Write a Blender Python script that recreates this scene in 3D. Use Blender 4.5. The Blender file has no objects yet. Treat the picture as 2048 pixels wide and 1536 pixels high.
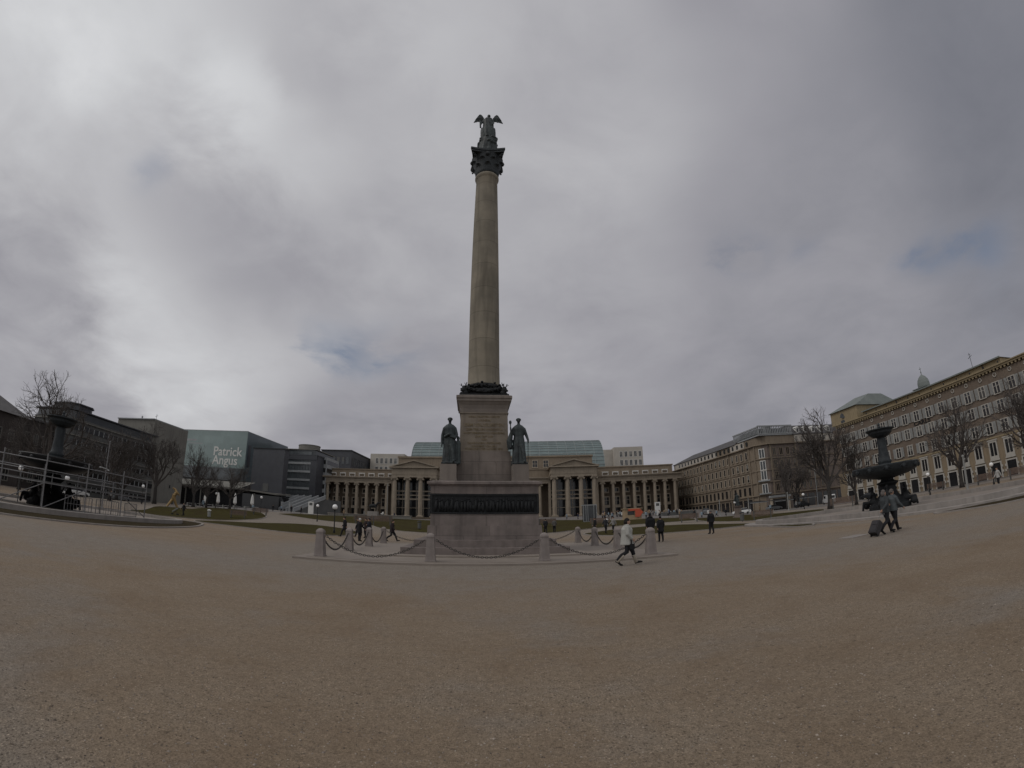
import bpy, bmesh, math, random
from mathutils import Vector, Matrix
from mathutils.geometry import delaunay_2d_cdt
D2R = math.pi / 180
SC = bpy.context.scene
COL = SC.collection

# ------------------------------------------------------------------ camera
cam = bpy.data.cameras.new("camera")
camo = bpy.data.objects.new("camera", cam); COL.objects.link(camo)
cam.type = 'PANO'
K1, K3 = 0.0632747 * D2R * 2048 / 36.0, -3.2329e-9 * D2R * (2048 / 36.0) ** 3
for holder in (cam, getattr(cam, "cycles", None)):
    try:
        holder.panorama_type = 'FISHEYE_LENS_POLYNOMIAL'
        holder.fisheye_fov = math.pi
        holder.fisheye_polynomial_k0 = 0.0
        holder.fisheye_polynomial_k1 = -K1
        holder.fisheye_polynomial_k2 = 0.0
        holder.fisheye_polynomial_k3 = -K3
        holder.fisheye_polynomial_k4 = 0.0
    except Exception:
        pass
cam.sensor_fit = 'HORIZONTAL'; cam.sensor_width = 36.0; cam.sensor_height = 27.0
cam.clip_start = 0.05; cam.clip_end = 5000
PITCH, ROLL, CAMH = 17.402 * D2R, -0.7142 * D2R, 1.5
f = Vector((0, math.cos(PITCH), math.sin(PITCH))); r = Vector((1, 0, 0)); u = r.cross(f)
R_ = math.cos(ROLL) * r + math.sin(ROLL) * u
U_ = -math.sin(ROLL) * r + math.cos(ROLL) * u
camo.matrix_world = Matrix(((R_.x, U_.x, -f.x, 0), (R_.y, U_.y, -f.y, 0), (R_.z, U_.z, -f.z, CAMH), (0, 0, 0, 1)))
SC.camera = camo
SC.view_settings.view_transform = 'Standard'; SC.view_settings.look = 'None'
SC.view_settings.exposure = 0.0; SC.view_settings.gamma = 1.0

# ------------------------------------------------------------------ sky
SUN_EL, SUN_AZ = 46 * D2R, -112 * D2R          # azimuth measured from +Y towards +X
def azel_dir(az, el):
    az *= D2R; el *= D2R
    return (math.sin(az) * math.cos(el), math.cos(az) * math.cos(el), math.sin(el))
W = bpy.data.worlds.new("World"); SC.world = W; W.use_nodes = True
nt = W.node_tree; nt.nodes.clear()
def N(t, **k):
    n = nt.nodes.new(t)
    for a, b in k.items(): setattr(n, a, b)
    return n
L = nt.links.new
def mth(op, a, b=None, c=None, clamp=False):
    n = N('ShaderNodeMath', operation=op); n.use_clamp = clamp
    for i, v in enumerate((a, b, c)):
        if v is None: continue
        if isinstance(v, (int, float)): n.inputs[i].default_value = v
        else: L(v, n.inputs[i])
    return n.outputs[0]
sky = N('ShaderNodeTexSky', sky_type='NISHITA'); sky.sun_disc = False
sky.sun_elevation = SUN_EL; sky.sun_rotation = SUN_AZ
geo = N('ShaderNodeTexCoord')
sep = N('ShaderNodeSeparateXYZ'); L(geo.outputs['Generated'], sep.inputs[0])
zc = mth('MAXIMUM', sep.outputs[2], 0.0)
den = mth('ADD', zc, 0.22)
cx = mth('DIVIDE', sep.outputs[0], den); cy = mth('DIVIDE', sep.outputs[1], den)
cmb = N('ShaderNodeCombineXYZ'); L(cx, cmb.inputs[0]); L(cy, cmb.inputs[1]); L(mth('MULTIPLY', zc, 0.6), cmb.inputs[2])
def noise(scale, detail, rough, dist=0.0, vec=None, off=(0, 0, 0)):
    mp = N('ShaderNodeMapping'); mp.inputs['Location'].default_value = off
    L(vec or cmb.outputs[0], mp.inputs[0])
    n = N('ShaderNodeTexNoise'); n.inputs['Scale'].default_value = scale; n.inputs['Detail'].default_value = detail
    n.inputs['Roughness'].default_value = rough; n.inputs['Distortion'].default_value = dist
    L(mp.outputs[0], n.inputs['Vector']); return n.outputs[0]
n1 = noise(0.95, 5, 0.5, 0.35, off=(3.1, 1.7, 0)); n2 = noise(2.9, 7, 0.58, 0.3, off=(7.3, 2.2, 4)); n3 = noise(1.6, 4, 0.45, 0.2, off=(1.4, 9.2, 2))
def rng_(a, lo, hi): # to -1..1-ish
    return mth('MULTIPLY', mth('SUBTRACT', a, 0.5), hi)
# broad brightness of the cloud cover by direction (az, el, radius deg, luminance)
MASSES = [(-82.0, 39.9, 5.2, 0.578), (-73.9, 42.7, 5.2, 0.617), (-68.9, 42.4, 5.2, 0.701), (-63.5, 48.3, 5.2, 0.644), (-57.5, 50.9, 5.2, 0.527), (-51.6, 53.1, 5.2, 0.491), (-43.5, 55.7, 5.2, 0.445), (-38.7, 52.6, 5.2, 0.402), (-34.3, 57.9, 5.2, 0.491), (-18.3, 59.1, 5.2, 0.491), (-73.5, 35.7, 5.2, 0.631), (-59.7, 42.0, 5.2, 0.552), (-52.8, 45.3, 5.2, 0.730), (-48.9, 43.6, 5.2, 0.716), (-55.5, 40.0, 5.2, 0.429), (-59.8, 37.1, 5.2, 0.462), (-49.7, 37.3, 5.2, 0.342), (-45.9, 36.0, 5.2, 0.332), (-50.2, 34.1, 5.2, 0.352), (-56.7, 34.8, 5.2, 0.468), (-61.8, 34.5, 5.2, 0.491), (-65.3, 29.0, 5.2, 0.468), (-72.6, 32.2, 5.2, 0.558), (-66.1, 25.9, 5.2, 0.445), (-65.6, 20.2, 5.2, 0.287), (-60.7, 20.4, 5.2, 0.323), (-57.1, 23.8, 5.2, 0.381), (-52.1, 27.7, 5.2, 0.521), (-45.5, 28.4, 5.2, 0.371), (-39.4, 31.2, 5.2, 0.352), (-33.1, 29.5, 5.2, 0.323), (-28.9, 26.5, 5.2, 0.376), (-34.8, 37.0, 5.2, 0.515), (-43.8, 40.9, 5.2, 0.651), (-31.8, 43.8, 5.2, 0.491), (-25.1, 51.0, 5.2, 0.445), (-18.4, 44.0, 5.2, 0.445), (-12.2, 27.7, 5.2, 0.392), (-48.1, 20.8, 5.2, 0.578), (-50.6, 18.4, 5.2, 0.515), (-41.7, 21.1, 5.2, 0.552), (-23.8, 32.8, 5.2, 0.392), (13.5, 55.1, 8.0, 0.413), (26.3, 50.4, 8.0, 0.429), (19.0, 42.3, 8.0, 0.434), (9.7, 33.9, 8.0, 0.392), (42.6, 46.6, 8.0, 0.323), (44.9, 36.7, 8.0, 0.265), (56.5, 41.6, 8.0, 0.229), (70.1, 38.1, 8.0, 0.178), (69.9, 29.4, 8.0, 0.178), (56.0, 29.9, 8.0, 0.245), (33.7, 31.7, 8.0, 0.278), (16.1, 27.1, 8.0, 0.381), (26.1, 24.5, 8.0, 0.342), (49.1, 22.3, 8.0, 0.328), (57.9, 20.1, 8.0, 0.278), (44.7, 18.9, 8.0, 0.300), (58.9, 14.8, 8.0, 0.237), (11.7, 18.1, 8.0, 0.342), (31.1, 15.8, 8.0, 0.300), (27.3, 12.1, 8.0, 0.231), (43.2, 13.4, 8.0, 0.257), (-21.0, 13.3, 4.8, 0.328), (-34.1, 19.0, 4.8, 0.527), (-38.8, 17.0, 4.8, 0.479), (-58.2, 13.6, 4.8, 0.376), (-51.4, 9.9, 4.8, 0.305), (-8.2, 15.3, 4.8, 0.305), (-13.1, 37.0, 5.2, 0.413), (7.0, 58.5, 8.0, 0.445), (-15.4, 66.3, 5.2, 0.434), (51.9, 56.1, 8.0, 0.323), (-71.9, 51.7, 5.2, 0.578), (-27.9, 17.5, 4.8, 0.434), (58.8, 9.0, 8.0, 0.192), (-23.9, 10.0, 4.8, 0.305), (17.5, 10.1, 8.0, 0.283), (-61.7, 16.8, 5.2, 0.305)]
wob = N('ShaderNodeVectorMath', operation='SCALE'); wobc = N('ShaderNodeCombineXYZ')
L(rng_(n2, 0, 0.34), wobc.inputs[0]); L(rng_(n3, 0, 0.30), wobc.inputs[1]); L(rng_(n1, 0, 0.26), wobc.inputs[2])
wv = N('ShaderNodeVectorMath', operation='ADD'); L(geo.outputs['Generated'], wv.inputs[0]); L(wobc.outputs[0], wv.inputs[1])
wn = N('ShaderNodeVectorMath', operation='NORMALIZE'); L(wv.outputs[0], wn.inputs[0])
def blob(az, el, rad):
    d = N('ShaderNodeVectorMath', operation='DOT_PRODUCT'); L(wn.outputs[0], d.inputs[0]); d.inputs[1].default_value = azel_dir(az, el)
    k = 1.0 / (1 - math.cos(rad * D2R))
    return mth('EXPONENT', mth('MULTIPLY', mth('SUBTRACT', d.outputs['Value'], 1.0), k))
num = None; dnm = None
for (az, el, rad, v_) in MASSES:
    w_ = blob(az, el, rad); num = mth('MULTIPLY_ADD', w_, v_, num if num is not None else 0.0018); dnm = mth('ADD', w_, dnm if dnm is not None else 0.003)
val = mth('DIVIDE', num, dnm)
val = mth('MAXIMUM', mth('MULTIPLY_ADD', mth('SUBTRACT', val, 0.36), 0.92, 0.365), 0.12)
val = mth('MULTIPLY', val, mth('ADD', 1.0, mth('ADD', rng_(n1, 0, 0.30), mth('ADD', rng_(n2, 0, 0.50), rng_(n3, 0, 0.30)))))
ramp = N('ShaderNodeValToRGB'); L(mth('MAXIMUM', val, 0.0), ramp.inputs[0])
cr = ramp.color_ramp; cr.interpolation = 'EASE'
cr.interpolation = 'LINEAR'
cr.elements[0].position = 0.10; cr.elements[0].color = (0.091, 0.100, 0.122, 1)
cr.elements[1].position = 0.85; cr.elements[1].color = (0.845, 0.85, 0.865, 1)
for ps, c_ in ((0.20, (0.190, 0.195, 0.225)), (0.32, (0.316, 0.312, 0.342)), (0.45, (0.448, 0.446, 0.468)), (0.60, (0.594, 0.60, 0.618))):
    e = cr.elements.new(ps); e.color = (*c_, 1)
# thin gaps where the blue shows
HOLES = [(-25.0, 19.7, 3.2, 0.800), (-20.2, 18.7, 2.5, 0.800), (-14.9, 18.8, 3.0, 0.700), (-28.6, 21.7, 1.6, 0.600), (33.0, 29.7, 2.6, 0.800), (41.2, 28.7, 2.2, 0.500), (64.5, 20.7, 3.5, 0.900), (58.3, 21.1, 2.5, 0.600), (-52.9, 36.2, 2.0, 0.300)]
hol = None
for (az, el, rad, amt) in HOLES:
    b = mth('MULTIPLY', blob(az, el, rad), amt); hol = b if hol is None else mth('ADD', hol, b)
hol = mth('MULTIPLY', hol, mth('MULTIPLY_ADD', n2, 3.2, -1.15, clamp=True), clamp=True)
skc = N('ShaderNodeMixRGB', blend_type='MULTIPLY'); skc.inputs[0].default_value = 1.0; L(sky.outputs[0], skc.inputs[1]); skc.inputs[2].default_value = (0.062, 0.062, 0.062, 1)
bl = N('ShaderNodeMixRGB'); L(hol, bl.inputs[0]); L(ramp.outputs[0], bl.inputs[1]); L(skc.outputs[0], bl.inputs[2])
bgn = N('ShaderNodeBackground'); L(bl.outputs[0], bgn.inputs[0]); bgn.inputs[1].default_value = 1.0
out = N('ShaderNodeOutputWorld'); L(bgn.outputs[0], out.inputs[0])
try: W.cycles.sampling_method = 'MANUAL'; W.cycles.sample_map_resolution = 512
except Exception: pass
sun = bpy.data.lights.new("sun", 'SUN'); sun.energy = 0.72; sun.angle = 26 * D2R; sun.color = (1.0, 0.95, 0.88)
suno = bpy.data.objects.new("sun", sun); COL.objects.link(suno)
sd = Vector((math.sin(SUN_AZ) * math.cos(SUN_EL), math.cos(SUN_AZ) * math.cos(SUN_EL), math.sin(SUN_EL)))
suno.rotation_euler = sd.to_track_quat('Z', 'Y').to_euler(); suno.location = (0, -20, 60)

# ------------------------------------------------------------------ materials
def material(name, col, col2=None, rough=0.85, scale=2.0, detail=6, bump=0.0, bscale=None, metal=0.0, spec=0.3, streak=0.0, streak_col=None, emit=None, emit_s=0.0, contrast=1.0, space='Object', joint=None, bumpd=0.02):
    m = bpy.data.materials.new(name); m.use_nodes = True
    t = m.node_tree; t.nodes.clear(); nn = t.nodes.new; ln = t.links.new
    o = nn('ShaderNodeOutputMaterial'); b = nn('ShaderNodeBsdfPrincipled'); ln(b.outputs[0], o.inputs[0])
    b.inputs['Roughness'].default_value = rough; b.inputs['Metallic'].default_value = metal
    b.inputs['Specular IOR Level'].default_value = spec
    tc = nn('ShaderNodeTexCoord')
    vec = tc.outputs[space]
    cur = None
    if col2 is None: col2 = tuple(c * 0.78 for c in col)
    ns = nn('ShaderNodeTexNoise'); ns.inputs['Scale'].default_value = scale; ns.inputs['Detail'].default_value = detail; ns.inputs['Roughness'].default_value = 0.62
    ln(vec, ns.inputs['Vector'])
    mr = nn('ShaderNodeMapRange'); mr.inputs[1].default_value = 0.5 - 0.22 / contrast; mr.inputs[2].default_value = 0.5 + 0.22 / contrast
    ln(ns.outputs[0], mr.inputs[0])
    mx = nn('ShaderNodeMixRGB'); ln(mr.outputs[0], mx.inputs[0]); mx.inputs[1].default_value = (*col2, 1); mx.inputs[2].default_value = (*col, 1)
    cur = mx.outputs[0]
    if streak > 0:
        mp = nn('ShaderNodeMapping'); mp.inputs['Scale'].default_value = (2.6, 2.6, 0.22); ln(vec, mp.inputs[0])
        n2_ = nn('ShaderNodeTexNoise'); n2_.inputs['Scale'].default_value = 1.3; n2_.inputs['Detail'].default_value = 5; ln(mp.outputs[0], n2_.inputs['Vector'])
        m2 = nn('ShaderNodeMapRange'); m2.inputs[1].default_value = 0.48; m2.inputs[2].default_value = 0.72; m2.inputs[4].default_value = streak; ln(n2_.outputs[0], m2.inputs[0])
        x2 = nn('ShaderNodeMixRGB'); ln(m2.outputs[0], x2.inputs[0]); ln(cur, x2.inputs[1]); x2.inputs[2].default_value = (*(streak_col or tuple(c * 0.35 for c in col)), 1)
        cur = x2.outputs[0]
    if joint:   # (block length, course height, darkness) masonry joints on upright faces
        w, h, dk = joint
        sp = nn('ShaderNodeSeparateXYZ'); ln(vec, sp.inputs[0])
        ad = nn('ShaderNodeMath'); ad.operation = 'ADD'; ln(sp.outputs[0], ad.inputs[0]); ln(sp.outputs[1], ad.inputs[1])
        cb = nn('ShaderNodeCombineXYZ'); ln(ad.outputs[0], cb.inputs[0]); ln(sp.outputs[2], cb.inputs[1])
        br = nn('ShaderNodeTexBrick'); br.inputs['Scale'].default_value = 1.0; br.inputs['Brick Width'].default_value = w; br.inputs['Row Height'].default_value = h
        br.inputs['Mortar Size'].default_value = 0.012 * max(1, h); br.inputs['Mortar Smooth'].default_value = 0.3
        br.inputs['Color1'].default_value = (1, 1, 1, 1); br.inputs['Color2'].default_value = (0.86, 0.86, 0.86, 1); br.inputs['Mortar'].default_value = (dk, dk, dk, 1)
        ln(cb.outputs[0], br.inputs['Vector'])
        x3 = nn('ShaderNodeMixRGB'); x3.blend_type = 'MULTIPLY'; x3.inputs[0].default_value = 1; ln(cur, x3.inputs[1]); ln(br.outputs[0], x3.inputs[2]); cur = x3.outputs[0]
    ln(cur, b.inputs['Base Color'])
    if bump > 0:
        bn = nn('ShaderNodeTexNoise'); bn.inputs['Scale'].default_value = bscale or scale * 6; bn.inputs['Detail'].default_value = 8; bn.inputs['Roughness'].default_value = 0.7; ln(vec, bn.inputs['Vector'])
        bp = nn('ShaderNodeBump'); bp.inputs['Strength'].default_value = bump; bp.inputs['Distance'].default_value = bumpd; ln(bn.outputs[0], bp.inputs['Height']); ln(bp.outputs[0], b.inputs['Normal'])
    if emit:
        b.inputs['Emission Color'].default_value = (*emit, 1); b.inputs['Emission Strength'].default_value = emit_s
    return m
M = {}
M['stone'] = material('pale_sandstone', (0.205, 0.175, 0.153), (0.13, 0.113, 0.10), scale=0.9, bump=0.35, bscale=22, streak=0.45, streak_col=(0.10, 0.085, 0.075))
M['stone_block'] = material('monument_blocks', (0.215, 0.180, 0.158), (0.125, 0.107, 0.096), scale=0.8, bump=0.35, bscale=18, streak=0.65, streak_col=(0.085, 0.072, 0.065), joint=(1.5, 0.62, 0.6))
M['pink_granite'] = material('pinkish_granite', (0.205, 0.170, 0.156), (0.132, 0.112, 0.104), scale=1.3, bump=0.35, bscale=30, streak=0.6, streak_col=(0.09, 0.076, 0.07), joint=(2.3, 0.9, 0.6), contrast=1.3)
M['step'] = material('step_granite', (0.205, 0.170, 0.156), (0.125, 0.105, 0.097), scale=1.7, bump=0.4, bscale=20, streak=0.4)
M['shaft'] = material('column_stone', (0.25, 0.220, 0.172), (0.16, 0.143, 0.115), scale=0.55, bump=0.3, bscale=16, streak=0.6, joint=(60, 1.55, 0.62), contrast=1.5)
M['die'] = material('inscribed_stone', (0.235, 0.198, 0.158), (0.155, 0.132, 0.108), scale=1.0, bump=0.3, bscale=20, streak=0.4, joint=(40, 0.62, 0.82))
M['letters'] = material('worn_gilt_letters', (0.115, 0.085, 0.045), (0.22, 0.175, 0.115), scale=5, contrast=2)
M['bronze'] = material('patinated_bronze', (0.034, 0.043, 0.046), (0.008, 0.010, 0.011), rough=0.6, scale=3.2, bump=0.6, bscale=14, metal=0.0, spec=0.35, contrast=2.0, streak=0.6, streak_col=(0.062, 0.080, 0.080))
M['darkbronze'] = material('dark_bronze', (0.020, 0.021, 0.023), (0.008, 0.009, 0.010), rough=0.7, scale=4, bump=0.5, bscale=12, metal=0.0, spec=0.25)
M['capbronze'] = material('capital_bronze', (0.034, 0.040, 0.044), (0.014, 0.017, 0.020), rough=0.65, scale=4, bump=0.6, bscale=10, metal=0.0, spec=0.3)
M['iron'] = material('chain_iron', (0.055, 0.048, 0.044), (0.03, 0.026, 0.024), rough=0.7, scale=12, bump=0.2)
M['bollard'] = material('bollard_granite', (0.255, 0.222, 0.208), (0.17, 0.148, 0.138), scale=5, detail=8, bump=0.4, bscale=40, streak=0.45, streak_col=(0.13, 0.105, 0.095))
M['paving'] = material('pale_paving', (0.238, 0.204, 0.174), (0.186, 0.158, 0.136), scale=0.7, bump=0.25, bscale=25, streak=0)
M['kerb'] = material('kerb_stone', (0.275, 0.245, 0.222), (0.19, 0.17, 0.155), scale=2.5, bump=0.3)
M['white_kerb'] = material('basin_stone', (0.30, 0.272, 0.25), (0.205, 0.187, 0.172), scale=1.1, bump=0.3, streak=0.3)
M['sandst'] = material('brown_sandstone', (0.235, 0.190, 0.142), (0.17, 0.138, 0.105), scale=0.35, bump=0.3, bscale=6, streak=0.45, streak_col=(0.13, 0.095, 0.065))
M['sandst2'] = material('column_sandstone', (0.285, 0.238, 0.184), (0.205, 0.170, 0.133), scale=0.5, bump=0.3, bscale=6, streak=0.35)
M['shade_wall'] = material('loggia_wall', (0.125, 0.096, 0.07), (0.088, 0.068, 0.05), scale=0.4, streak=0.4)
M['band'] = material('pale_sill_stone', (0.40, 0.34, 0.275), (0.28, 0.24, 0.19), scale=1.2)
M['glassdark'] = material('dark_window_glass', (0.012, 0.012, 0.013), (0.022, 0.022, 0.024), rough=0.12, scale=0.6, spec=0.45)
M['glassmid'] = material('grey_window_glass', (0.05, 0.055, 0.06), (0.03, 0.033, 0.036), rough=0.15, scale=0.6, spec=0.5)
M['roofslate'] = material('slate_roof', (0.11, 0.105, 0.105), (0.065, 0.062, 0.064), scale=0.6, bump=0.3, bscale=3, streak=0.3)
M['copper'] = material('green_copper', (0.195, 0.212, 0.202), (0.135, 0.150, 0.145), scale=0.4, rough=0.7, streak=0.4, streak_col=(0.12, 0.14, 0.135))
M['vault'] = material('vault_metal', (0.16, 0.205, 0.205), (0.10, 0.13, 0.135), rough=0.45, scale=0.3, spec=0.5)
M['vaultrib'] = material('vault_rib', (0.30, 0.33, 0.33), rough=0.5)
M['white_render'] = material('cream_render', (0.43, 0.395, 0.35), (0.36, 0.33, 0.292), scale=0.3, streak=0.15)
M['anthracite'] = material('anthracite_cladding', (0.050, 0.052, 0.060), (0.034, 0.035, 0.042), scale=0.5, rough=0.5, spec=0.5)
M['concrete'] = material('grey_concrete', (0.195, 0.186, 0.165), (0.145, 0.139, 0.125), scale=0.25, streak=0.4)
M['concrete2'] = material('spandrel_panels', (0.115, 0.115, 0.11), (0.08, 0.08, 0.078), scale=0.5, streak=0.3)
M['lightpanel'] = material('pale_metal_panel', (0.27, 0.28, 0.285), (0.20, 0.205, 0.21), scale=0.6, rough=0.5, spec=0.5)
M['greyglass'] = material('reflective_grey_glass', (0.085, 0.095, 0.10), (0.05, 0.055, 0.06), rough=0.2, scale=0.35, spec=0.6, contrast=1.5)
M['blackmetal'] = material('black_metal', (0.012, 0.012, 0.013), rough=0.5, scale=3)
M['white'] = material('white_paint', (0.62, 0.61, 0.585), (0.54, 0.53, 0.51), scale=3)
M['globe'] = material('opal_globe', (0.80, 0.79, 0.78), (0.76, 0.75, 0.74), rough=0.25, scale=3, spec=0.5)
M['galv'] = material('galvanised_tube', (0.20, 0.195, 0.20), (0.12, 0.118, 0.12), rough=0.5, scale=6, metal=0.3, spec=0.5)
M['brick'] = material('ochre_brick', (0.185, 0.145, 0.112), (0.132, 0.104, 0.083), scale=0.35, bump=0.2, streak=0.35, streak_col=(0.12, 0.08, 0.065), joint=(0.5, 0.18, 0.78))
M['dimwall'] = material('dark_vignetted_stone', (0.062, 0.052, 0.048), (0.04, 0.034, 0.032), scale=0.4, bump=0.2, streak=0.4)  # dark old stone, colour lowered further to carry the lens falloff at this side
M['ochre'] = material('ochre_render', (0.30, 0.24, 0.15), (0.235, 0.188, 0.12), scale=0.3, streak=0.25)
M['ochre2'] = material('stone_ground_storey', (0.255, 0.198, 0.132), (0.19, 0.148, 0.102), scale=0.35, streak=0.35)
M['trim'] = material('pale_window_trim', (0.42, 0.395, 0.355), (0.33, 0.31, 0.28), scale=1.5)
M['shutter'] = material('grey_white_shutter', (0.26, 0.26, 0.25), (0.21, 0.21, 0.203), scale=2)
M['hotel'] = material('hotel_sandstone', (0.235, 0.190, 0.142), (0.165, 0.134, 0.102), scale=0.3, bump=0.2, bscale=4, streak=0.5, streak_col=(0.11, 0.078, 0.055))
M['hotel2'] = material('hotel_red_sandstone', (0.180, 0.145, 0.126), (0.125, 0.101, 0.089), scale=0.3, bump=0.2, bscale=4, streak=0.5)
M['bark'] = material('dark_bark', (0.052, 0.047, 0.043), (0.028, 0.025, 0.023), scale=6, bump=0.5, bscale=20)
M['twig'] = material('twig_bark', (0.085, 0.073, 0.066), (0.05, 0.043, 0.04), scale=3)
M['birch'] = material('pale_bark', (0.24, 0.21, 0.18), (0.12, 0.10, 0.088), scale=4, bump=0.3)
M['gold'] = material('gilded_metal', (0.30, 0.20, 0.08), (0.19, 0.125, 0.055), rough=0.45, scale=1.5, metal=0.35, spec=0.5)
M['wood'] = material('bench_wood', (0.15, 0.108, 0.085), (0.10, 0.072, 0.058), scale=3, streak=0.3)
M['skin'] = material('skin', (0.42, 0.26, 0.19), (0.36, 0.215, 0.155), scale=8, rough=0.6)
M['suitcase'] = material('black_nylon', (0.022, 0.020, 0.022), (0.035, 0.032, 0.034), rough=0.6, scale=8)
M['orange'] = material('orange_red_panel', (0.50, 0.10, 0.055), (0.42, 0.085, 0.05), scale=2)
M['beige'] = material('beige_stall_panel', (0.36, 0.27, 0.17), (0.28, 0.21, 0.14), scale=1)
M['sheet'] = material('black_sheeting', (0.007, 0.007, 0.008), (0.013, 0.013, 0.014), rough=0.9, spec=0.1, scale=3, bump=0.5, bscale=5, bumpd=0.1)
def cloth(name, c, c2=None):
    k = 'cloth_' + name
    if k not in M: M[k] = material(k, c, c2 or tuple(x * 0.72 for x in c), scale=5, bump=0.3, bscale=14, rough=0.9)
    return M[k]

def ground_material():
    m = bpy.data.materials.new('sand_and_gravel'); m.use_nodes = True; t = m.node_tree; t.nodes.clear()
    nn = t.nodes.new; ln = t.links.new
    o = nn('ShaderNodeOutputMaterial'); b = nn('ShaderNodeBsdfPrincipled'); ln(b.outputs[0], o.inputs[0]); b.inputs['Roughness'].default_value = 0.95; b.inputs['Specular IOR Level'].default_value = 0.15
    g = nn('ShaderNodeNewGeometry'); P = g.outputs['Position']
    def mt(op, a, b_=None, c=None, clamp=False):
        n = nn('ShaderNodeMath'); n.operation = op; n.use_clamp = clamp
        for i, v in enumerate((a, b_, c)):
            if v is None: continue
            if isinstance(v, (int, float)): n.inputs[i].default_value = v
            else: ln(v, n.inputs[i])
        return n.outputs[0]
    def nz(scale, detail=4, rough=0.55, sx=1.0, sy=1.0, dist=0.0, off=0.0):
        mp = nn('ShaderNodeMapping'); mp.inputs['Scale'].default_value = (sx, sy, 1); mp.inputs['Location'].default_value = (off, off * .7, 0); ln(P, mp.inputs[0])
        n = nn('ShaderNodeTexNoise'); n.inputs['Scale'].default_value = scale; n.inputs['Detail'].default_value = detail; n.inputs['Roughness'].default_value = rough; n.inputs['Distortion'].default_value = dist
        ln(mp.outputs[0], n.inputs['Vector']); return n.outputs[0]
    def rmp(v, lo, hi, a=0.0, b_=1.0):
        n = nn('ShaderNodeMapRange'); n.inputs[1].default_value = lo; n.inputs[2].default_value = hi; n.inputs[3].default_value = a; n.inputs[4].default_value = b_; ln(v, n.inputs[0]); return n.outputs[0]
    def mixc(f, c1, c2, mode='MIX'):
        n = nn('ShaderNodeMixRGB'); n.blend_type = mode
        if isinstance(f, (int, float)): n.inputs[0].default_value = f
        else: ln(f, n.inputs[0])
        for i, c in ((1, c1), (2, c2)):
            if isinstance(c, tuple): n.inputs[i].default_value = (*c, 1)
            else: ln(c, n.inputs[i])
        return n.outputs[0]
    sp = nn('ShaderNodeSeparateXYZ'); ln(P, sp.inputs[0]); X, Y = sp.outputs[0], sp.outputs[1]
    big = nz(0.2, 6, 0.6, 1, 1.0, 0.4); med = nz(0.6, 6, 0.68, 0.95, 1.1, 0.3, 5.0); mid = nz(2.3, 5, 0.65, 1, 1, 0, 2.0)
    # trodden grey way that crosses the square and rings the monument
    wob = mt('MULTIPLY', mt('SUBTRACT', big, 0.5), 9.0)
    wob2 = mt('MULTIPLY', mt('SUBTRACT', med, 0.5), 3.0)
    yc = mt('MULTIPLY_ADD', mt('MULTIPLY', X, X), -0.011, 13.3)
    dd = mt('ADD', mt('ADD', mt('SUBTRACT', Y, yc), wob), wob2)
    band = rmp(mt('ABSOLUTE', dd), 1.0, 6.0, 0.9, 0.0)
    rx = mt('ADD', X, 1.5); ry = mt('SUBTRACT', Y, 22.5)
    rr = mt('SQRT', mt('ADD', mt('MULTIPLY', rx, rx), mt('MULTIPLY', ry, ry)))
    ring = rmp(mt('ADD', rr, wob2), 9.0, 13.5, 1.0, 0.0)
    far = rmp(Y, 34, 60, 0, 1)
    grey = mt('MAXIMUM', mt('MAXIMUM', band, ring), far, clamp=True)
    grey = mt('MAXIMUM', grey, rmp(big, 0.50, 0.64, 0.0, 0.85))
    grey = mt('MULTIPLY_ADD', rmp(mid, 0.35, 0.7, -0.15, 0.15), 1.0, grey, clamp=True)
    sand = mixc(rmp(med, 0.35, 0.66), (0.192, 0.144, 0.100), (0.230, 0.182, 0.134))
    gr = mixc(rmp(mid, 0.3, 0.7), (0.186, 0.160, 0.134), (0.224, 0.195, 0.166))
    c = mixc(grey, sand, gr)
    # pebbles and grit
    def vor(scale, lo, hi):
        v = nn('ShaderNodeTexVoronoi'); v.inputs['Scale'].default_value = scale; ln(P, v.inputs['Vector']); return rmp(v.outputs['Distance'], lo, hi, 1, 0), v.outputs['Color']
    p1, c1 = vor(38, 0.12, 0.42); p2, c2 = vor(90, 0.1, 0.5)
    grit = nz(55, 4, 0.75); grit2 = nz(14, 6, 0.8, 1, 1, 0, 3)
    dens = rmp(med, 0.42, 0.62)
    def lum(cv, lo, hi):
        s = nn('ShaderNodeSeparateXYZ'); ln(cv, s.inputs[0]); return rmp(s.outputs[0], 0, 1, lo, hi)
    def mul(cc, f):
        n = nn('ShaderNodeVectorMath'); n.operation = 'SCALE'; ln(cc, n.inputs[0]); ln(f, n.inputs['Scale']); return n.outputs[0]
    c = mul(c, mt('ADD', 1.0, mt('MULTIPLY', mt('SUBTRACT', lum(c1, 0.25, 1.95), 1.0), mt('MULTIPLY', p1, mt('MULTIPLY_ADD', dens, 0.7, 0.3)))))
    c = mul(c, mt('ADD', 1.0, mt('MULTIPLY', mt('SUBTRACT', lum(c2, 0.5, 1.6), 1.0), p2)))
    c = mul(c, rmp(grit, 0.3, 0.7, 0.66, 1.32))
    c = mul(c, rmp(grit2, 0.30, 0.72, 0.72, 1.26))
    dark = rmp(nz(1.3, 6, 0.75, 1, 1.15, 0.3, 9.0), 0.54, 0.72, 0.0, 0.42)
    c = mixc(dark, c, (0.15, 0.108, 0.076))
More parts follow.
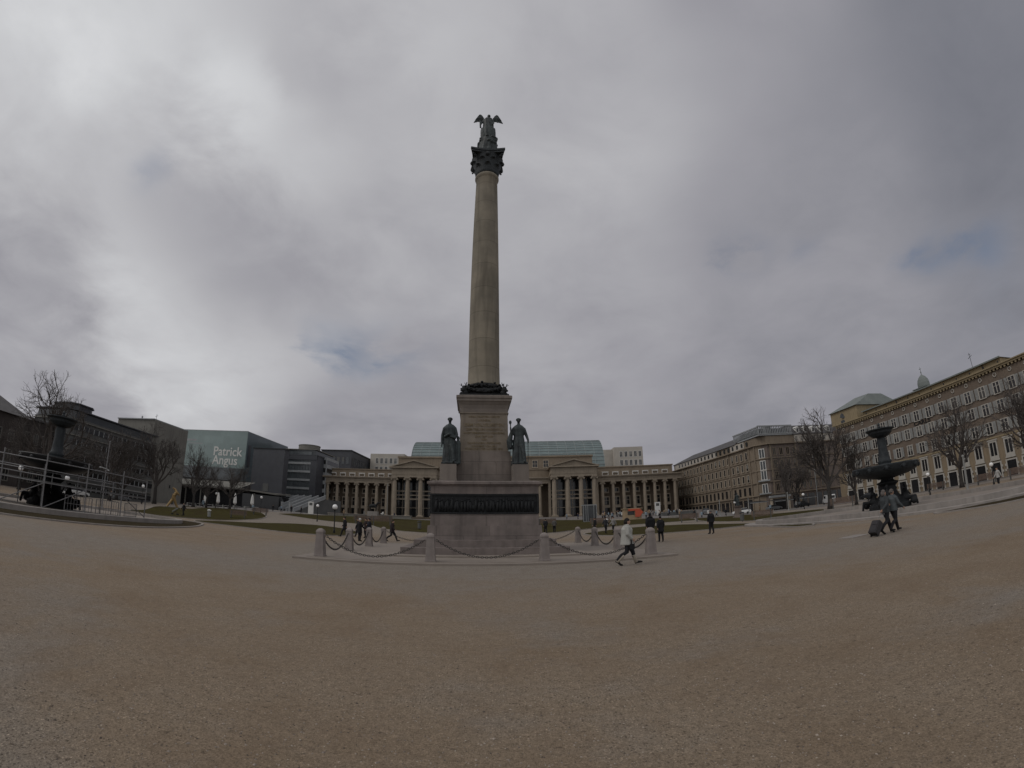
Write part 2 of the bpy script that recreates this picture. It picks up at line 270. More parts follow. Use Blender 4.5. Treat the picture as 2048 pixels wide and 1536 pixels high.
    def specks(scale, th, sx=1.0, off=0.0):
        mp = nn('ShaderNodeMapping'); mp.inputs['Scale'].default_value = (sx, 1, 1); mp.inputs['Location'].default_value = (off, off, 0); ln(P, mp.inputs[0])
        v = nn('ShaderNodeTexVoronoi'); v.inputs['Scale'].default_value = scale; ln(mp.outputs[0], v.inputs['Vector'])
        s2 = nn('ShaderNodeSeparateXYZ'); ln(v.outputs['Color'], s2.inputs[0])
        return mt('MULTIPLY', rmp(v.outputs['Distance'], th * .5, th, 1, 0), mt('GREATER_THAN', s2.outputs[0], 0.45))
    c = mixc(mt('MULTIPLY', specks(11, 0.17, 0.5), 0.6), c, (0.07, 0.052, 0.04))
    c = mixc(mt('MULTIPLY', specks(26, 0.24, 0.8, 3.3), 0.55), c, (0.08, 0.06, 0.046))
    c = mixc(mt('MULTIPLY', specks(15, 0.12, 1.0, 7.7), 0.6), c, (0.52, 0.47, 0.40))
    ln(c, b.inputs['Base Color'])
    hgt = mt('ADD', mt('ADD', mt('MULTIPLY', p1, mt('MULTIPLY', dens, 0.9)), mt('MULTIPLY', p2, 0.4)), mt('MULTIPLY', grit, 0.8))
    hgt = mt('ADD', hgt, mt('MULTIPLY', mid, 2.5))
    bp = nn('ShaderNodeBump'); bp.inputs['Strength'].default_value = 0.85; bp.inputs['Distance'].default_value = 0.012; ln(hgt, bp.inputs['Height']); ln(bp.outputs[0], b.inputs['Normal'])
    return m
M['ground'] = ground_material()
M['grass'] = material('short_grass', (0.052, 0.048, 0.014), (0.038, 0.028, 0.014), rough=1.0, spec=0.04, scale=0.7, detail=10, bump=0.9, bscale=30, space='Object', bumpd=0.05, contrast=1.3)
M['grassbrown'] = material('worn_winter_grass', (0.052, 0.040, 0.022), (0.030, 0.024, 0.014), rough=1.0, spec=0.04, scale=1.2, detail=10, bump=0.9, bscale=30, bumpd=0.05)
M['asphalt'] = material('street_paving', (0.17, 0.155, 0.145), (0.12, 0.11, 0.105), scale=0.3, bump=0.2)

# ------------------------------------------------------------------ mesh helpers
class MB:
    def __init__(s): s.v = []; s.f = []; s.m = None
    def add(s, vs, fs):
        o = len(s.v)
        if s.m is not None: vs = [tuple(s.m @ Vector(v)) for v in vs]
        s.v += [tuple(v) for v in vs]; s.f += [tuple(i + o for i in q) for q in fs]; return s
    def box(s, x0, x1, y0, y1, z0, z1):
        return s.add([(x0, y0, z0), (x1, y0, z0), (x1, y1, z0), (x0, y1, z0), (x0, y0, z1), (x1, y0, z1), (x1, y1, z1), (x0, y1, z1)],
                     [(0, 3, 2, 1), (4, 5, 6, 7), (0, 1, 5, 4), (1, 2, 6, 5), (2, 3, 7, 6), (3, 0, 4, 7)])
    def frus(s, h0, h1, z0, z1, cx=0, cy=0, k0=None, k1=None):
        k0 = k0 or h0; k1 = k1 or h1
        return s.add([(cx - h0, cy - k0, z0), (cx + h0, cy - k0, z0), (cx + h0, cy + k0, z0), (cx - h0, cy + k0, z0), (cx - h1, cy - k1, z1), (cx + h1, cy - k1, z1), (cx + h1, cy + k1, z1), (cx - h1, cy + k1, z1)],
                     [(0, 3, 2, 1), (4, 5, 6, 7), (0, 1, 5, 4), (1, 2, 6, 5), (2, 3, 7, 6), (3, 0, 4, 7)])
    def prism(s, poly, z0, z1):
        n = len(poly); return s.add([(x, y, z0) for x, y in poly] + [(x, y, z1) for x, y in poly],
                                    [tuple(range(n - 1, -1, -1)), tuple(range(n, 2 * n))] + [(i, (i + 1) % n, n + (i + 1) % n, n + i) for i in range(n)])
    def slab(s, pts, th, axis='y', off=0):   # polygon in (a,b) extruded: axis y -> (a, y, b)
        n = len(pts)
        if axis == 'y': a = [(p[0], off, p[1]) for p in pts]; b = [(p[0], off + th, p[1]) for p in pts]
        else: a = [(off, p[0], p[1]) for p in pts]; b = [(off + th, p[0], p[1]) for p in pts]
        return s.add(a + b, [tuple(range(n)), tuple(range(2 * n - 1, n - 1, -1))] + [(i, n + i, n + (i + 1) % n, (i + 1) % n) for i in range(n)])
    def lathe(s, prof, n=24, cx=0, cy=0, sy=1.0, fold=None):
        vs = []; fs = []
        for j, (r, z) in enumerate(prof):
            for i in range(n):
                a = 2 * math.pi * i / n; rr = r * (fold(a, z) if fold else 1)
                vs.append((cx + rr * math.cos(a), cy + rr * sy * math.sin(a), z))
        for j in range(len(prof) - 1):
            for i in range(n): fs.append((j * n + i, j * n + (i + 1) % n, (j + 1) * n + (i + 1) % n, (j + 1) * n + i))
        fs.append(tuple(range(n - 1, -1, -1))); fs.append(tuple(range((len(prof) - 1) * n, len(prof) * n)))
        return s.add(vs, fs)
    def tube(s, pts, rs, n=6):
        pts = [Vector(p) for p in pts]
        if isinstance(rs, (int, float)): rs = [rs] * len(pts)
        vs = []; fs = []; ref = None
        for k, p in enumerate(pts):
            d = (pts[min(k + 1, len(pts) - 1)] - pts[max(k - 1, 0)])
            if d.length < 1e-9: d = Vector((0, 0, 1))
            d.normalize()
            if ref is None: ref = d.orthogonal().normalized()
            a = (ref - d * ref.dot(d))
            a = a.normalized() if a.length > 1e-6 else d.orthogonal().normalized()
            ref = a; b = d.cross(a)
            for i in range(n):
                t = 2 * math.pi * i / n; vs.append(p + (a * math.cos(t) + b * math.sin(t)) * rs[k])
        for k in range(len(pts) - 1):
            for i in range(n): fs.append((k * n + i, k * n + (i + 1) % n, (k + 1) * n + (i + 1) % n, (k + 1) * n + i))
        fs.append(tuple(range(n - 1, -1, -1))); fs.append(tuple(range((len(pts) - 1) * n, len(pts) * n)))
        return s.add(vs, fs)
    def ell(s, c, r, n=14, m=9):
        if isinstance(r, (int, float)): r = (r, r, r)
        vs = [(c[0], c[1], c[2] - r[2])]; fs = []
        for j in range(1, m):
            a = math.pi * j / m
            for i in range(n):
                t = 2 * math.pi * i / n; vs.append((c[0] + r[0] * math.sin(a) * math.cos(t), c[1] + r[1] * math.sin(a) * math.sin(t), c[2] - r[2] * math.cos(a)))
        vs.append((c[0], c[1], c[2] + r[2])); k = len(vs) - 1
        for i in range(n): fs.append((0, 1 + (i + 1) % n, 1 + i)); fs.append((k, k - n + i, k - n + (i + 1) % n))
        for j in range(m - 2):
            for i in range(n): fs.append((1 + j * n + i, 1 + j * n + (i + 1) % n, 1 + (j + 1) * n + (i + 1) % n, 1 + (j + 1) * n + i))
        return s.add(vs, fs)
    def mesh(s, name, smooth=False):
        me = bpy.data.meshes.new(name); me.from_pydata(s.v, [], s.f); me.validate(); me.update()
        if smooth:
            for p in me.polygons: p.use_smooth = True
        return me
    def build(s, name, m, parent=None, smooth=False, auto=None):
        o = bpy.data.objects.new(name, s.mesh(name, smooth)); o.data.materials.append(m); COL.objects.link(o)
        if parent: o.parent = parent
        return o
def remesh(mb, voxel, smooth_it=2):
    me = mb.mesh('tmp'); o = bpy.data.objects.new('tmp', me); COL.objects.link(o)
    md = o.modifiers.new('r', 'REMESH'); md.mode = 'VOXEL'; md.voxel_size = voxel; md.use_smooth_shade = True
    if smooth_it:
        sm = o.modifiers.new('s', 'SMOOTH'); sm.iterations = smooth_it; sm.factor = 0.5
    dg = bpy.context.evaluated_depsgraph_get(); new = bpy.data.meshes.new_from_object(o.evaluated_get(dg))
    bpy.data.objects.remove(o); bpy.data.meshes.remove(me)
    for p in new.polygons: p.use_smooth = True
    return new
def ob(name, me, m, parent=None):
    o = bpy.data.objects.new(name, me); COL.objects.link(o)
    if m and not me.materials: me.materials.append(m)
    if parent: o.parent = parent
    return o
def empty(name, loc, rz=0):
    o = bpy.data.objects.new(name, None); COL.objects.link(o); o.location = loc; o.rotation_euler = (0, 0, rz); o.empty_display_size = 0.3; return o
def tag(o, label, cat, group=None, kind=None):
    o['label'] = label; o['category'] = cat
    if group: o['group'] = group
    if kind: o['kind'] = kind
    return o
def struct(o): o['kind'] = 'structure'; return o
def copy_tree(o, parent=None):
    c = o.copy(); COL.objects.link(c); c.parent = parent
    for ch in list(o.children): copy_tree(ch, c)
    return c
def textmesh(s, size, ext=0.02, bold=0.0, align='CENTER', sx=1.0):
    cu = bpy.data.curves.new('t', 'FONT'); cu.body = s; cu.size = size; cu.extrude = ext; cu.offset = bold; cu.align_x = align; cu.resolution_u = 3
    o = bpy.data.objects.new('t', cu); COL.objects.link(o); dg = bpy.context.evaluated_depsgraph_get()
    me = bpy.data.meshes.new_from_object(o.evaluated_get(dg)); bpy.data.objects.remove(o)
    v = [(x.co.x * sx, -x.co.z, x.co.y) for x in me.vertices]; fcs = [tuple(p.vertices) for p in me.polygons]   # upright, facing -Y
    return v, fcs

# ------------------------------------------------------------------ terrain
CP = [(-60,68,.8),(-62,65,.75),(-60,74,1.3),(-55,79,1.7),(-93,112,1.7),(-68,118,2.6),(-40,118,2.2),(0,118,1.9),(30,118,1.8),(45,118,1.3),(-80,158,2.9),(-72,150,2.9),(0,150,2.9),(30,152,2.9),(58,152,2.9),(70,165,2.2),(72,130,.7),(70,114,0),(100,110,.1),(100,140,.2),(130,150,.5),(-110,85,.1),(-90,66,.1),(0,95,1.15),(-30,95,1.3),(25,95,1.1),(48,95,.2),(0,75,.45),(-30,75,.7),(20,75,.35),(-55,100,2.0),(0,200,3),(-80,200,3.2),(80,200,2.5),(-130,120,1.2),(45,75,0),(60,60,0),(85,70,0),(90,40,0),(-50,50,0),(-90,40,0),(200,100,.3),(0,400,3),(-300,200,2),(300,200,2)]
def zt(x, y):
    if y < 48: return 0.
    s = 0; w = 0
    for a, b, c in CP:
        d = (x - a) ** 2 + (y - b) ** 2 + 4; q = d ** -1.6; s += q * c; w += q
    d = (y - 44) ** 2 + 4; w += 1.2 * d ** -1.6
    t = min(1, (y - 48) / 14.); t = t * t * (3 - 2 * t)
    return s / w * t
def axis(lo, hi, steps): 
    out = []
    for a, b, st in steps:
        x = a
        while x < b - 1e-6: out.append(x); x += st
    return out + [hi]
xs = axis(-2600, 2600, [(-2600, -400, 550), (-400, -130, 45), (-130, 130, 5), (130, 400, 45), (400, 2600, 550)])
ys = axis(-800, 3000, [(-800, -100, 175), (-100, 40, 28), (40, 180, 4), (180, 400, 44), (400, 3000, 650)])
g = MB(); g.v = [(x, y, zt(x, y)) for y in ys for x in xs]; nx = len(xs)
g.f = [(j * nx + i, j * nx + i + 1, (j + 1) * nx + i + 1, (j + 1) * nx + i) for j in range(len(ys) - 1) for i in range(nx - 1)]
struct(g.build('ground', M['ground'], smooth=True))

def inside(p, poly):
    c = False; n = len(poly)
    for i in range(n):
        a, b = poly[i], poly[(i + 1) % n]
        if (a[1] > p[1]) != (b[1] > p[1]) and p[0] < (b[0] - a[0]) * (p[1] - a[1]) / (b[1] - a[1]) + a[0]: c = not c
    return c
def chaikin(poly, it=2):
    for _ in range(it):
        q = []
        for i in range(len(poly)):
            a, b = poly[i], poly[(i + 1) % len(poly)]
            q += [(a[0] * .8 + b[0] * .2, a[1] * .8 + b[1] * .2), (a[0] * .2 + b[0] * .8, a[1] * .2 + b[1] * .8)]
        poly = q
    return poly
def densify(poly, st):
    q = []
    for i in range(len(poly)):
        a, b = poly[i], poly[(i + 1) % len(poly)]; d = math.hypot(b[0] - a[0], b[1] - a[1]); n = max(1, int(d / st))
        q += [(a[0] + (b[0] - a[0]) * k / n, a[1] + (b[1] - a[1]) * k / n) for k in range(n)]
    return q
def patch(name, poly, m, off, st=3.0, kind='structure', soft=True):
    if soft: poly = chaikin(poly)
    poly = densify(poly, st)
    pts = [Vector(p) for p in poly]; n = len(pts)
    x0 = min(p[0] for p in poly); x1 = max(p[0] for p in poly); y0 = min(p[1] for p in poly); y1 = max(p[1] for p in poly)
    rr = random.Random(3); x = x0
    while x < x1:
        y = y0
        while y < y1:
            q = (x + rr.uniform(-.4, .4), y + rr.uniform(-.4, .4))
            if inside(q, poly): pts.append(Vector(q))
            y += st
        x += st
    vs, es, fs = delaunay_2d_cdt(pts, [(i, (i + 1) % n) for i in range(n)], [list(range(n))], 1, 1e-4)[:3]
    mb = MB(); mb.v = [(v.x, v.y, zt(v.x, v.y) + off) for v in vs]; mb.f = [tuple(f) for f in fs]
    o = mb.build(name, m, smooth=True)
    if kind: o['kind'] = kind
    return o, poly
def kerb(poly, w=0.22, h=0.09, m='kerb'):
    n = len(poly); mb = MB(); a = sum(poly[i][0] * poly[(i + 1) % n][1] - poly[(i + 1) % n][0] * poly[i][1] for i in range(n)); sg = 1 if a > 0 else -1
    inn = []; 
    for i in range(n):
        p, q = Vector(poly[i - 1]), Vector(poly[(i + 1) % n]); d = (q - p); d = d.normalized() if d.length > 1e-6 else Vector((1, 0)); nr = Vector((d.y, -d.x)) * sg
        inn.append((poly[i][0] + nr.x * w, poly[i][1] + nr.y * w))
    for i in range(n):
        x, y = poly[i]; z = zt(x, y); X, Y = inn[i]
        mb.v += [(x, y, z - .2), (x, y, z + h), (X, Y, z + h), (X, Y, z - .2)]
    for i in range(n):
        a0 = 4 * i; b0 = 4 * ((i + 1) % n)
        for k in range(3): mb.f.append((a0 + k, a0 + k + 1, b0 + k + 1, b0 + k))
    return struct(mb.build('kerb', M[m]))
LAWNS = [
 [(-32.1, 38.4), (-25.4, 38.6), (-19.8, 36.4), (-15.8, 36.1), (-14.2, 38.0), (-16.8, 49.3), (-20.7, 56.4), (-26.1, 59.1), (-31.0, 58.4), (-36.1, 51.8)],
 [(-50, 87), (-41.0, 83.0), (-35.0, 81.4), (-29.7, 79.8), (-21.0, 66.2), (-18.1, 60.2), (-14.3, 57.2), (-10.1, 55.2), (-3, 54.4), (4.3, 54.7), (7.8, 58.6), (12.7, 62.0), (19.0, 74.0), (24.9, 71.3), (31.1, 73.5), (35.8, 89.8), (26, 95), (18.9, 112.6), (0, 118), (-25, 119), (-46, 114)],
 [(7.4, 49.9), (7.3, 43.3), (9.0, 38.2), (11.4, 37.8), (15.4, 36.9), (20.5, 37.2), (22.6, 38.5), (24.0, 56.4), (18.1, 59.4), (12.0, 57.0)],
 [(25.8, 61.6), (27.7, 52.6), (26.6, 40.4), (30.5, 41.4), (45.4, 57.7), (46.6, 66.2), (48.6, 87.7), (36.8, 89.4)],
 [(18.4, 30.4), (17.6, 27.2), (17.2, 24.9), (18.3, 24.4), (24.4, 36.6), (21.4, 35.3)],
 [(-46.5, 43.7), (-38.2, 39.7), (-37.6, 46.0), (-37.9, 56.7), (-36.8, 61.2), (-41.8, 71.8), (-53.7, 86.9), (-62.7, 88.5), (-64.0, 80.3), (-60.5, 69.8), (-56.5, 58.7)],
 [(38, 42), (33, 33), (36, 30), (45, 38), (47, 52), (44, 52)],
]
for P_ in LAWNS:
    o, pl = patch('lawn', P_, M['grass'], 0.05)
    kerb(pl, 0.16, 0.07)
# grey street strip before the buildings
patch('street', [(-100, 100), (-62, 92), (-52, 116), (-25, 122), (0, 121), (20, 116), (38, 94), (52, 91), (60, 78), (72, 70), (76, 50), (82, 40), (84, 0), (87, 0), (87, 95), (80, 100), (69, 112), (66, 150), (-60, 154), (-100, 135)], M['asphalt'], 0.03, 5.0, soft=False)
patch('path', [(66, 44), (55, 26), (48, 12), (52, 8), (62, 20), (76, 44), (72, 60), (58, 72), (50, 70)], M['paving'], 0.012, 4.0)

# ------------------------------------------------------------------ jubilee column
MX, MY, MYAW = -1.47, 22.475, 5.1 * D2R
plat = struct(MB().box(-6.85, 6.85, -6.85, 6.85, -0.1, 0.07).box(-6.45, 6.45, -6.45, 6.45, 0.02, 0.085).box(-4.3, 4.3, -4.3, 4.3, 0.03, 0.14).build('paved_platform', M['paving']))
plat.location = (MX, MY, 0); plat.rotation_euler = (0, 0, MYAW)
mon = tag(empty('monument_column', (MX, MY, 0), MYAW), 'tall pale stone victory column on a stepped square base with inscription and dark relief', 'monument')
s = MB(); s.box(-3.51, 3.51, -3.51, 3.51, 0.10, 0.42); s.box(-3.02, 3.02, -3.02, 3.02, 0.42, 0.73); s.build('steps', M['step'], mon)
s = MB(); s.frus(2.52, 2.49, 0.73, 1.34); s.frus(2.39, 2.37, 1.34, 1.84); s.box(-2.32, 2.32, -2.32, 2.32, 1.84, 2.75)
s.box(-2.385, 2.385, -2.385, 2.385, 2.75, 3.11); s.box(-2.46, 2.46, -2.46, 2.46, 3.11, 3.17); s.box(-2.54, 2.54, -2.54, 2.54, 3.17, 3.27); s.frus(2.54, 2.3, 3.27, 3.33)
s.build('base_block', M['pink_granite'], mon)
s = MB()
for a in range(4):
    s.m = Matrix.Rotation(a * math.pi / 2, 4, 'Z')
    s.box(-2.36, 2.36, -2.40, -2.322, 1.86, 1.93); s.box(-2.36, 2.36, -2.40, -2.322, 2.67, 2.74); s.box(-2.38, -2.30, -2.40, -2.322, 1.93, 2.67); s.box(2.30, 2.38, -2.40, -2.322, 1.93, 2.67); s.box(-2.3, 2.3, -2.345, -2.322, 1.93, 2.67)
s.box(-.4, .4, -2.43, -2.3, 1.62, 1.86); s.m = None
rel = s.build('relief_panel', M['darkbronze'], mon)
s = MB(); rr = random.Random(5)
for a in range(4):
    s.m = Matrix.Rotation(a * math.pi / 2, 4, 'Z'); x = -2.15
    while x < 2.2:
        h = rr.uniform(.48, .6); ln_ = rr.uniform(-.06, .06)
        s.ell((x + ln_, -2.37, 1.95 + h), (.042, .04, .05), 8, 6); s.tube([(x, -2.36, 1.95), (x + ln_ * .5, -2.365, 1.95 + h * .5), (x + ln_, -2.365, 1.93 + h - .03)], [.05, .075, .045], 7)
        s.tube([(x + ln_, -2.375, 1.86 + h), (x + ln_ + rr.uniform(-.2, .2), -2.385, 1.75 + h + rr.uniform(-.1, .15))], [.025, .018], 5)
        if rr.random() < .3: s.ell((x + .1, -2.355, 2.15), (.17, .05, .1), 9, 6)
        x += rr.uniform(.11, .19)
s.m = None; s.build('relief_figures', M['darkbronze'], rel, smooth=True)
s = MB()
for ux in (-1, 1):
    for uy in (-1, 1): s.box(ux * 1.65 - .375, ux * 1.65 + .375, uy * 1.65 - .375, uy * 1.65 + .375, 3.30, 4.12); s.box(ux * 1.65 - .40, ux * 1.65 + .40, uy * 1.65 - .40, uy * 1.65 + .40, 3.30, 3.42)
s.build('corner_plinths', M['stone'], mon)
s = MB(); s.box(-1.31, 1.31, -1.31, 1.31, 3.30, 4.26); s.frus(1.28, 1.25, 4.26, 4.84); s.build('pedestal_foot', M['stone_block'], mon)
s = MB(); s.frus(1.165, 1.14, 4.84, 6.70); s.box(-1.185, 1.185, -1.185, 1.185, 6.70, 6.75); s.build('inscribed_die', M['die'], mon)
s = MB(); pr = [(1.14, 6.75), (1.15, 6.95), (1.19, 7.12), (1.27, 7.27), (1.30, 7.30)]
for (a, za), (b, zb) in zip(pr, pr[1:]): s.frus(a, b, za, zb)
s.box(-1.32, 1.32, -1.32, 1.32, 7.30, 7.44); s.box(-1.36, 1.36, -1.36, 1.36, 7.44, 7.56); s.frus(1.36, 1.22, 7.56, 7.62); s.build('pedestal_cornice', M['stone'], mon)
lines = [("IHREM GELIEBTEN KOENIG", .125, 6.50), ("WILHELM", .15, 6.31), ("DEM VIELGELIEBTEN", .21, 6.06), ("DEM TREUEN WAECHTER", .15, 5.86), ("WUERTTEMBERGISCHER VERFASSUNG", .13, 5.69), ("ZUM FEST DER", .13, 5.52), ("FEIER", .12, 5.38), ("25JAEHRIGEN REGIERUNG", .135, 5.20), ("GEWIDMET VON DEN", .12, 5.05), ("STAENDEN DES LANDES 1841", .135, 4.92)]
s = MB()
for tx, sz, z in lines:
    v, fcs = textmesh(tx, sz, 0.008, 0.0015); w = max(p[0] for p in v); k = min(1.0, .98 / w)
    zz = (z - 4.84) / 1.86; yy = -(1.165 - .025 * zz) - .004
    s.add([(p[0] * k, p[1] + yy, p[2] + z) for p in v], fcs)
s.build('inscription', M['letters'], mon)
# bronze wreathed foot of the shaft
s = MB(); s.lathe([(1.18, 7.58), (1.2, 7.68), (1.14, 7.74), (1.05, 7.78), (1.08, 7.86), (1.14, 7.93), (1.1, 8.02), (.98, 8.06), (.93, 8.14), (.95, 8.24), (.9, 8.34), (.85, 8.38)], 40); s.box(-1.22, 1.22, -1.22, 1.22, 7.6, 7.69)
ft = s.build('bronze_foot', M['darkbronze'], mon, smooth=False)
s = MB(); rr = random.Random(8)
for i in range(240):
    a = rr.uniform(0, 6.283); q = rr.gauss(0, .075); z = 8.2 + rr.gauss(0, .075); R = 1.0 + q
    s.ell((R * math.cos(a), R * math.sin(a), z), (.075, .075, .045), 6, 4)
for k in range(4):   # garlands slung along each side and a stag's head at each corner
    b0 = k * math.pi / 2
    for i in range(34):
        t = i / 33; a = b0 - math.pi / 4 + t * math.pi / 2; z = 8.12 - .30 * math.sin(t * math.pi); R = 1.14 + .06 * math.sin(t * math.pi)
        for j in range(3): s.ell((R * math.cos(a) + rr.gauss(0, .02), R * math.sin(a) + rr.gauss(0, .02), z + rr.gauss(0, .03)), (.07, .07, .05), 6, 4)
    a = b0 + math.pi / 4; cx, cy = 1.42 * math.cos(a), 1.42 * math.sin(a); ux, uy = math.cos(a), math.sin(a)
    s.ell((cx, cy, 7.95), (.13, .13, .19), 9, 7); s.tube([(cx, cy, 7.95), (cx + ux * .2, cy + uy * .2, 7.86)], [.09, .05], 7); s.tube([(cx, cy, 7.9), (cx * .9, cy * .9, 7.7)], [.12, .2], 8)
    for sg in (-1, 1):
        px, py = -uy * sg, ux * sg; p0 = (cx + px * .06, cy + py * .06, 8.08); p1 = (cx + px * .16, cy + py * .16, 8.18); p2 = (cx + px * .19, cy + py * .19, 8.30)
        s.tube([p0, p1, p2], [.028, .024, .01], 5); s.tube([p1, (cx + px * .27 + ux * .05, cy + py * .27 + uy * .05, 8.25)], [.02, .008], 5); s.tube([(cx + px * .14, cy + py * .14, 8.16), (cx + px * .12 + ux * .10, cy + py * .12 + uy * .10, 8.26)], [.02, .008], 5)
s.build('wreath', M['darkbronze'], ft, smooth=True)
s = MB(); prof = [(.87, 8.34), (.84, 8.42)]
for i in range(1, 15):
    t = i / 14; prof.append((.815 - .02 * math.sin(t * 3.1) * -1 - .135 * t ** 1.4, 8.42 + 13.85 * t))
prof += [(.70, 22.30), (.74, 22.36), (.77, 22.45), (.77, 22.55), (.73, 22.62), (.68, 22.66), (.67, 22.9)]
s.lathe(prof, 56); s.build('column_shaft', M['shaft'], mon, smooth=True)
s = MB(); s.lathe([(.68, 22.66), (.76, 22.8), (.84, 23.3), (.92, 23.7), (1.0, 24.1), (1.05, 24.22)], 32)
for tier, (z0, r0, h, n, off, out) in enumerate([(22.72, .74, .62, 8, 0, .17), (23.08, .78, .72, 8, math.pi / 8, .2)]):
    for i in range(n):
        a = off + i * 2 * math.pi / n; ux, uy = math.cos(a), math.sin(a); pts = []
        for w in (-.24, -.12, 0, .12, .24):
            row = []
            for t, o2, ww in ((0, 0, .8), (.35, .02, 1.0), (.7, .07, 1.0), (.92, out, .7), (1.0, out + .07, .35), (.9, out + .12, .2)):
                rr_ = r0 + o2 - abs(w) * .12; row.append((rr_ * ux - w * ww * uy, rr_ * uy + w * ww * ux, z0 + t * h))
            pts.append(row)
        o0 = len(s.v); vs = [p for row in pts for p in row]; s.add(vs, [(c * 6 + k, c * 6 + k + 1, c * 6 + 7 + k, c * 6 + 6 + k) for c in range(4) for k in range(5)])
        s.ell(((r0 + out + .06) * ux, (r0 + out + .06) * uy, z0 + h * .93), (.09, .09, .06), 7, 5)
for i in range(4):
    a = math.pi / 4 + i * math.pi / 2; ux, uy = math.cos(a), math.sin(a)
    s.tube([(.8 * ux, .8 * uy, 23.5), (1.02 * ux, 1.02 * uy, 23.95), (1.22 * ux, 1.22 * uy, 24.1)], [.07, .07, .05], 6)
    for k in range(9):
        t = k / 8 * 5.2; r_ = .17 * (1 - k / 10); s.ell(((1.20 + r_ * math.cos(t)) * ux, (1.20 + r_ * math.cos(t)) * uy, 23.98 + r_ * math.sin(t)), .065, 6, 5)
    b = i * math.pi / 2; s.ell((.98 * math.cos(b), .98 * math.sin(b), 24.0), (.17, .17, .17), 8, 6)
ab = []
for k in range(4):
    a = k * math.pi / 2 + math.pi / 4; b = a + math.pi / 2; c0 = Vector((1.53 * math.cos(a), 1.53 * math.sin(a))); c1 = Vector((1.53 * math.cos(b), 1.53 * math.sin(b))); nrm = Vector((math.cos(a + math.pi / 4), math.sin(a + math.pi / 4))); d = (c1 - c0).normalized()
    for t in (0.02, .15, .3, .5, .7, .85, 0.98):
        p = c0 + (c1 - c0) * t - nrm * (.14 * math.sin(t * math.pi)); ab.append((p.x, p.y))
s.prism(ab, 24.18, 24.34); s.prism([(x * 1.05, y * 1.05) for x, y in ab], 24.34, 24.5)
s.build('capital', M['capbronze'], mon)

# ------------------------------------------------------------------ draped bronze figures
def drape(seed, k=11, amp=.07):
    rr = random.Random(seed); ph = [rr.uniform(0, 6.28) for _ in range(4)]
    return lambda a, z: 1 + amp * (math.sin(k * a + ph[0] + z * .8) + .55 * math.sin((k + 6) * a + ph[1] - z)) * min(1, max(.25, (1.35 - z) * 1.2))
def statue_body(seed, child=False, staff=False):
    s = MB()
    s.lathe([(.40, 0), (.38, .25), (.345, .6), (.325, .95), (.31, 1.15), (.275, 1.32), (.29, 1.5), (.33, 1.68), (.31, 1.78), (.20, 1.87), (.09, 1.92)], 44, sy=.72, fold=drape(seed))
    s.tube([(0, 0, 1.85), (0, -.01, 2.0)], [.085, .075], 10)
    s.ell((0, -.02, 2.10), (.095, .11, .14)); s.ell((0, .02, 2.16), (.15, .14, .09)); s.ell((0, -.13, 2.08), (.02, .03, .035), 6, 5)
    # arms
    if not staff:
        s.tube([(-.28, 0, 1.72), (-.40, .02, 1.35), (-.42, -.05, 1.05), (-.41, -.12, .9)], [.10, .085, .065, .05], 9); s.ell((-.41, -.14, .84), (.05, .04, .08), 8, 6)
        s.tube([(.27, 0, 1.72), (.38, -.02, 1.38), (.30, -.2, 1.2), (.12, -.27, 1.25)], [.10, .09, .07, .05], 9); s.ell((.06, -.28, 1.26), (.07, .04, .05), 8, 6)
        s.tube([(-.3, -.2, 1.25), (0, -.31, 1.38), (.3, -.15, 1.3)], [.06, .07, .06], 7)
    else:
        s.tube([(-.27, 0, 1.72), (-.36, -.05, 1.45), (-.42, -.12, 1.5), (-.46, -.14, 1.75)], [.10, .085, .065, .045], 9)
        s.tube([(-.44, -.14, .75), (-.46, -.14, 1.95)], [.035, .035], 8); s.ell((-.47, -.14, 2.0), (.09, .06, .1), 7, 6)
        s.tube([(-.4, -.1, 1.5), (-.52, -.02, 1.1), (-.5, .02, .7)], [.1, .16, .12], 8)
        s.tube([(.28, 0, 1.72), (.42, .02, 1.4), (.50, -.06, 1.15), (.50, -.1, 1.02)], [.10, .085, .065, .05], 9)
        s.tube([(.49, -.12, 1.1), (.47, -.12, 0.02)], [.03, .022], 7)
    s.tube([(.10, -.22, .9), (.22, -.30, .45), (.26, -.30, .1)], [.11, .12, .10], 8)
    s.ell((.24, -.38, .06), (.07, .14, .06), 8, 6)
    if child:
        s.lathe([(.16, 0), (.15, .4), (.14, .8), (.15, 1.0), (.07, 1.15)], 20, .46, .1, .9); s.ell((.46, .1, 1.24), (.09, .09, .11)); s.tube([(.4, .05, 1.0), (.3, -.05, 1.1)], [.05, .04], 6)
    s.v = [(x * .88, y * .95, z) for x, y, z in s.v]; s.box(-.36, .38, -.42, .30, -.06, .04)
    return s
def bronze_figure(loc, rz, seed, child, staff, label, sc=1.0):
    st = tag(empty('bronze_statue', loc, rz), label, 'statue', 'bronze statues on the corner plinths of the column'); st.scale = (sc, sc, sc)
    ob('draped_figure', remesh(statue_body(seed, child, staff), .024, 1), M['bronze'], st); return st
def mloc(u_, v_, z): 
    c, s_ = math.cos(MYAW), math.sin(MYAW); return (MX + u_ * c - v_ * s_, MY + u_ * s_ + v_ * c, z)
bronze_figure(mloc(-1.62, -1.62, 4.18), MYAW, 3, True, False, 'green bronze statue of a robed figure with a child, lowered arm, no staff', .98)
bronze_figure(mloc(1.62, -1.62, 4.18), MYAW, 9, False, True, 'green bronze statue of a robed figure holding up a staff, a sword at its side', .98)

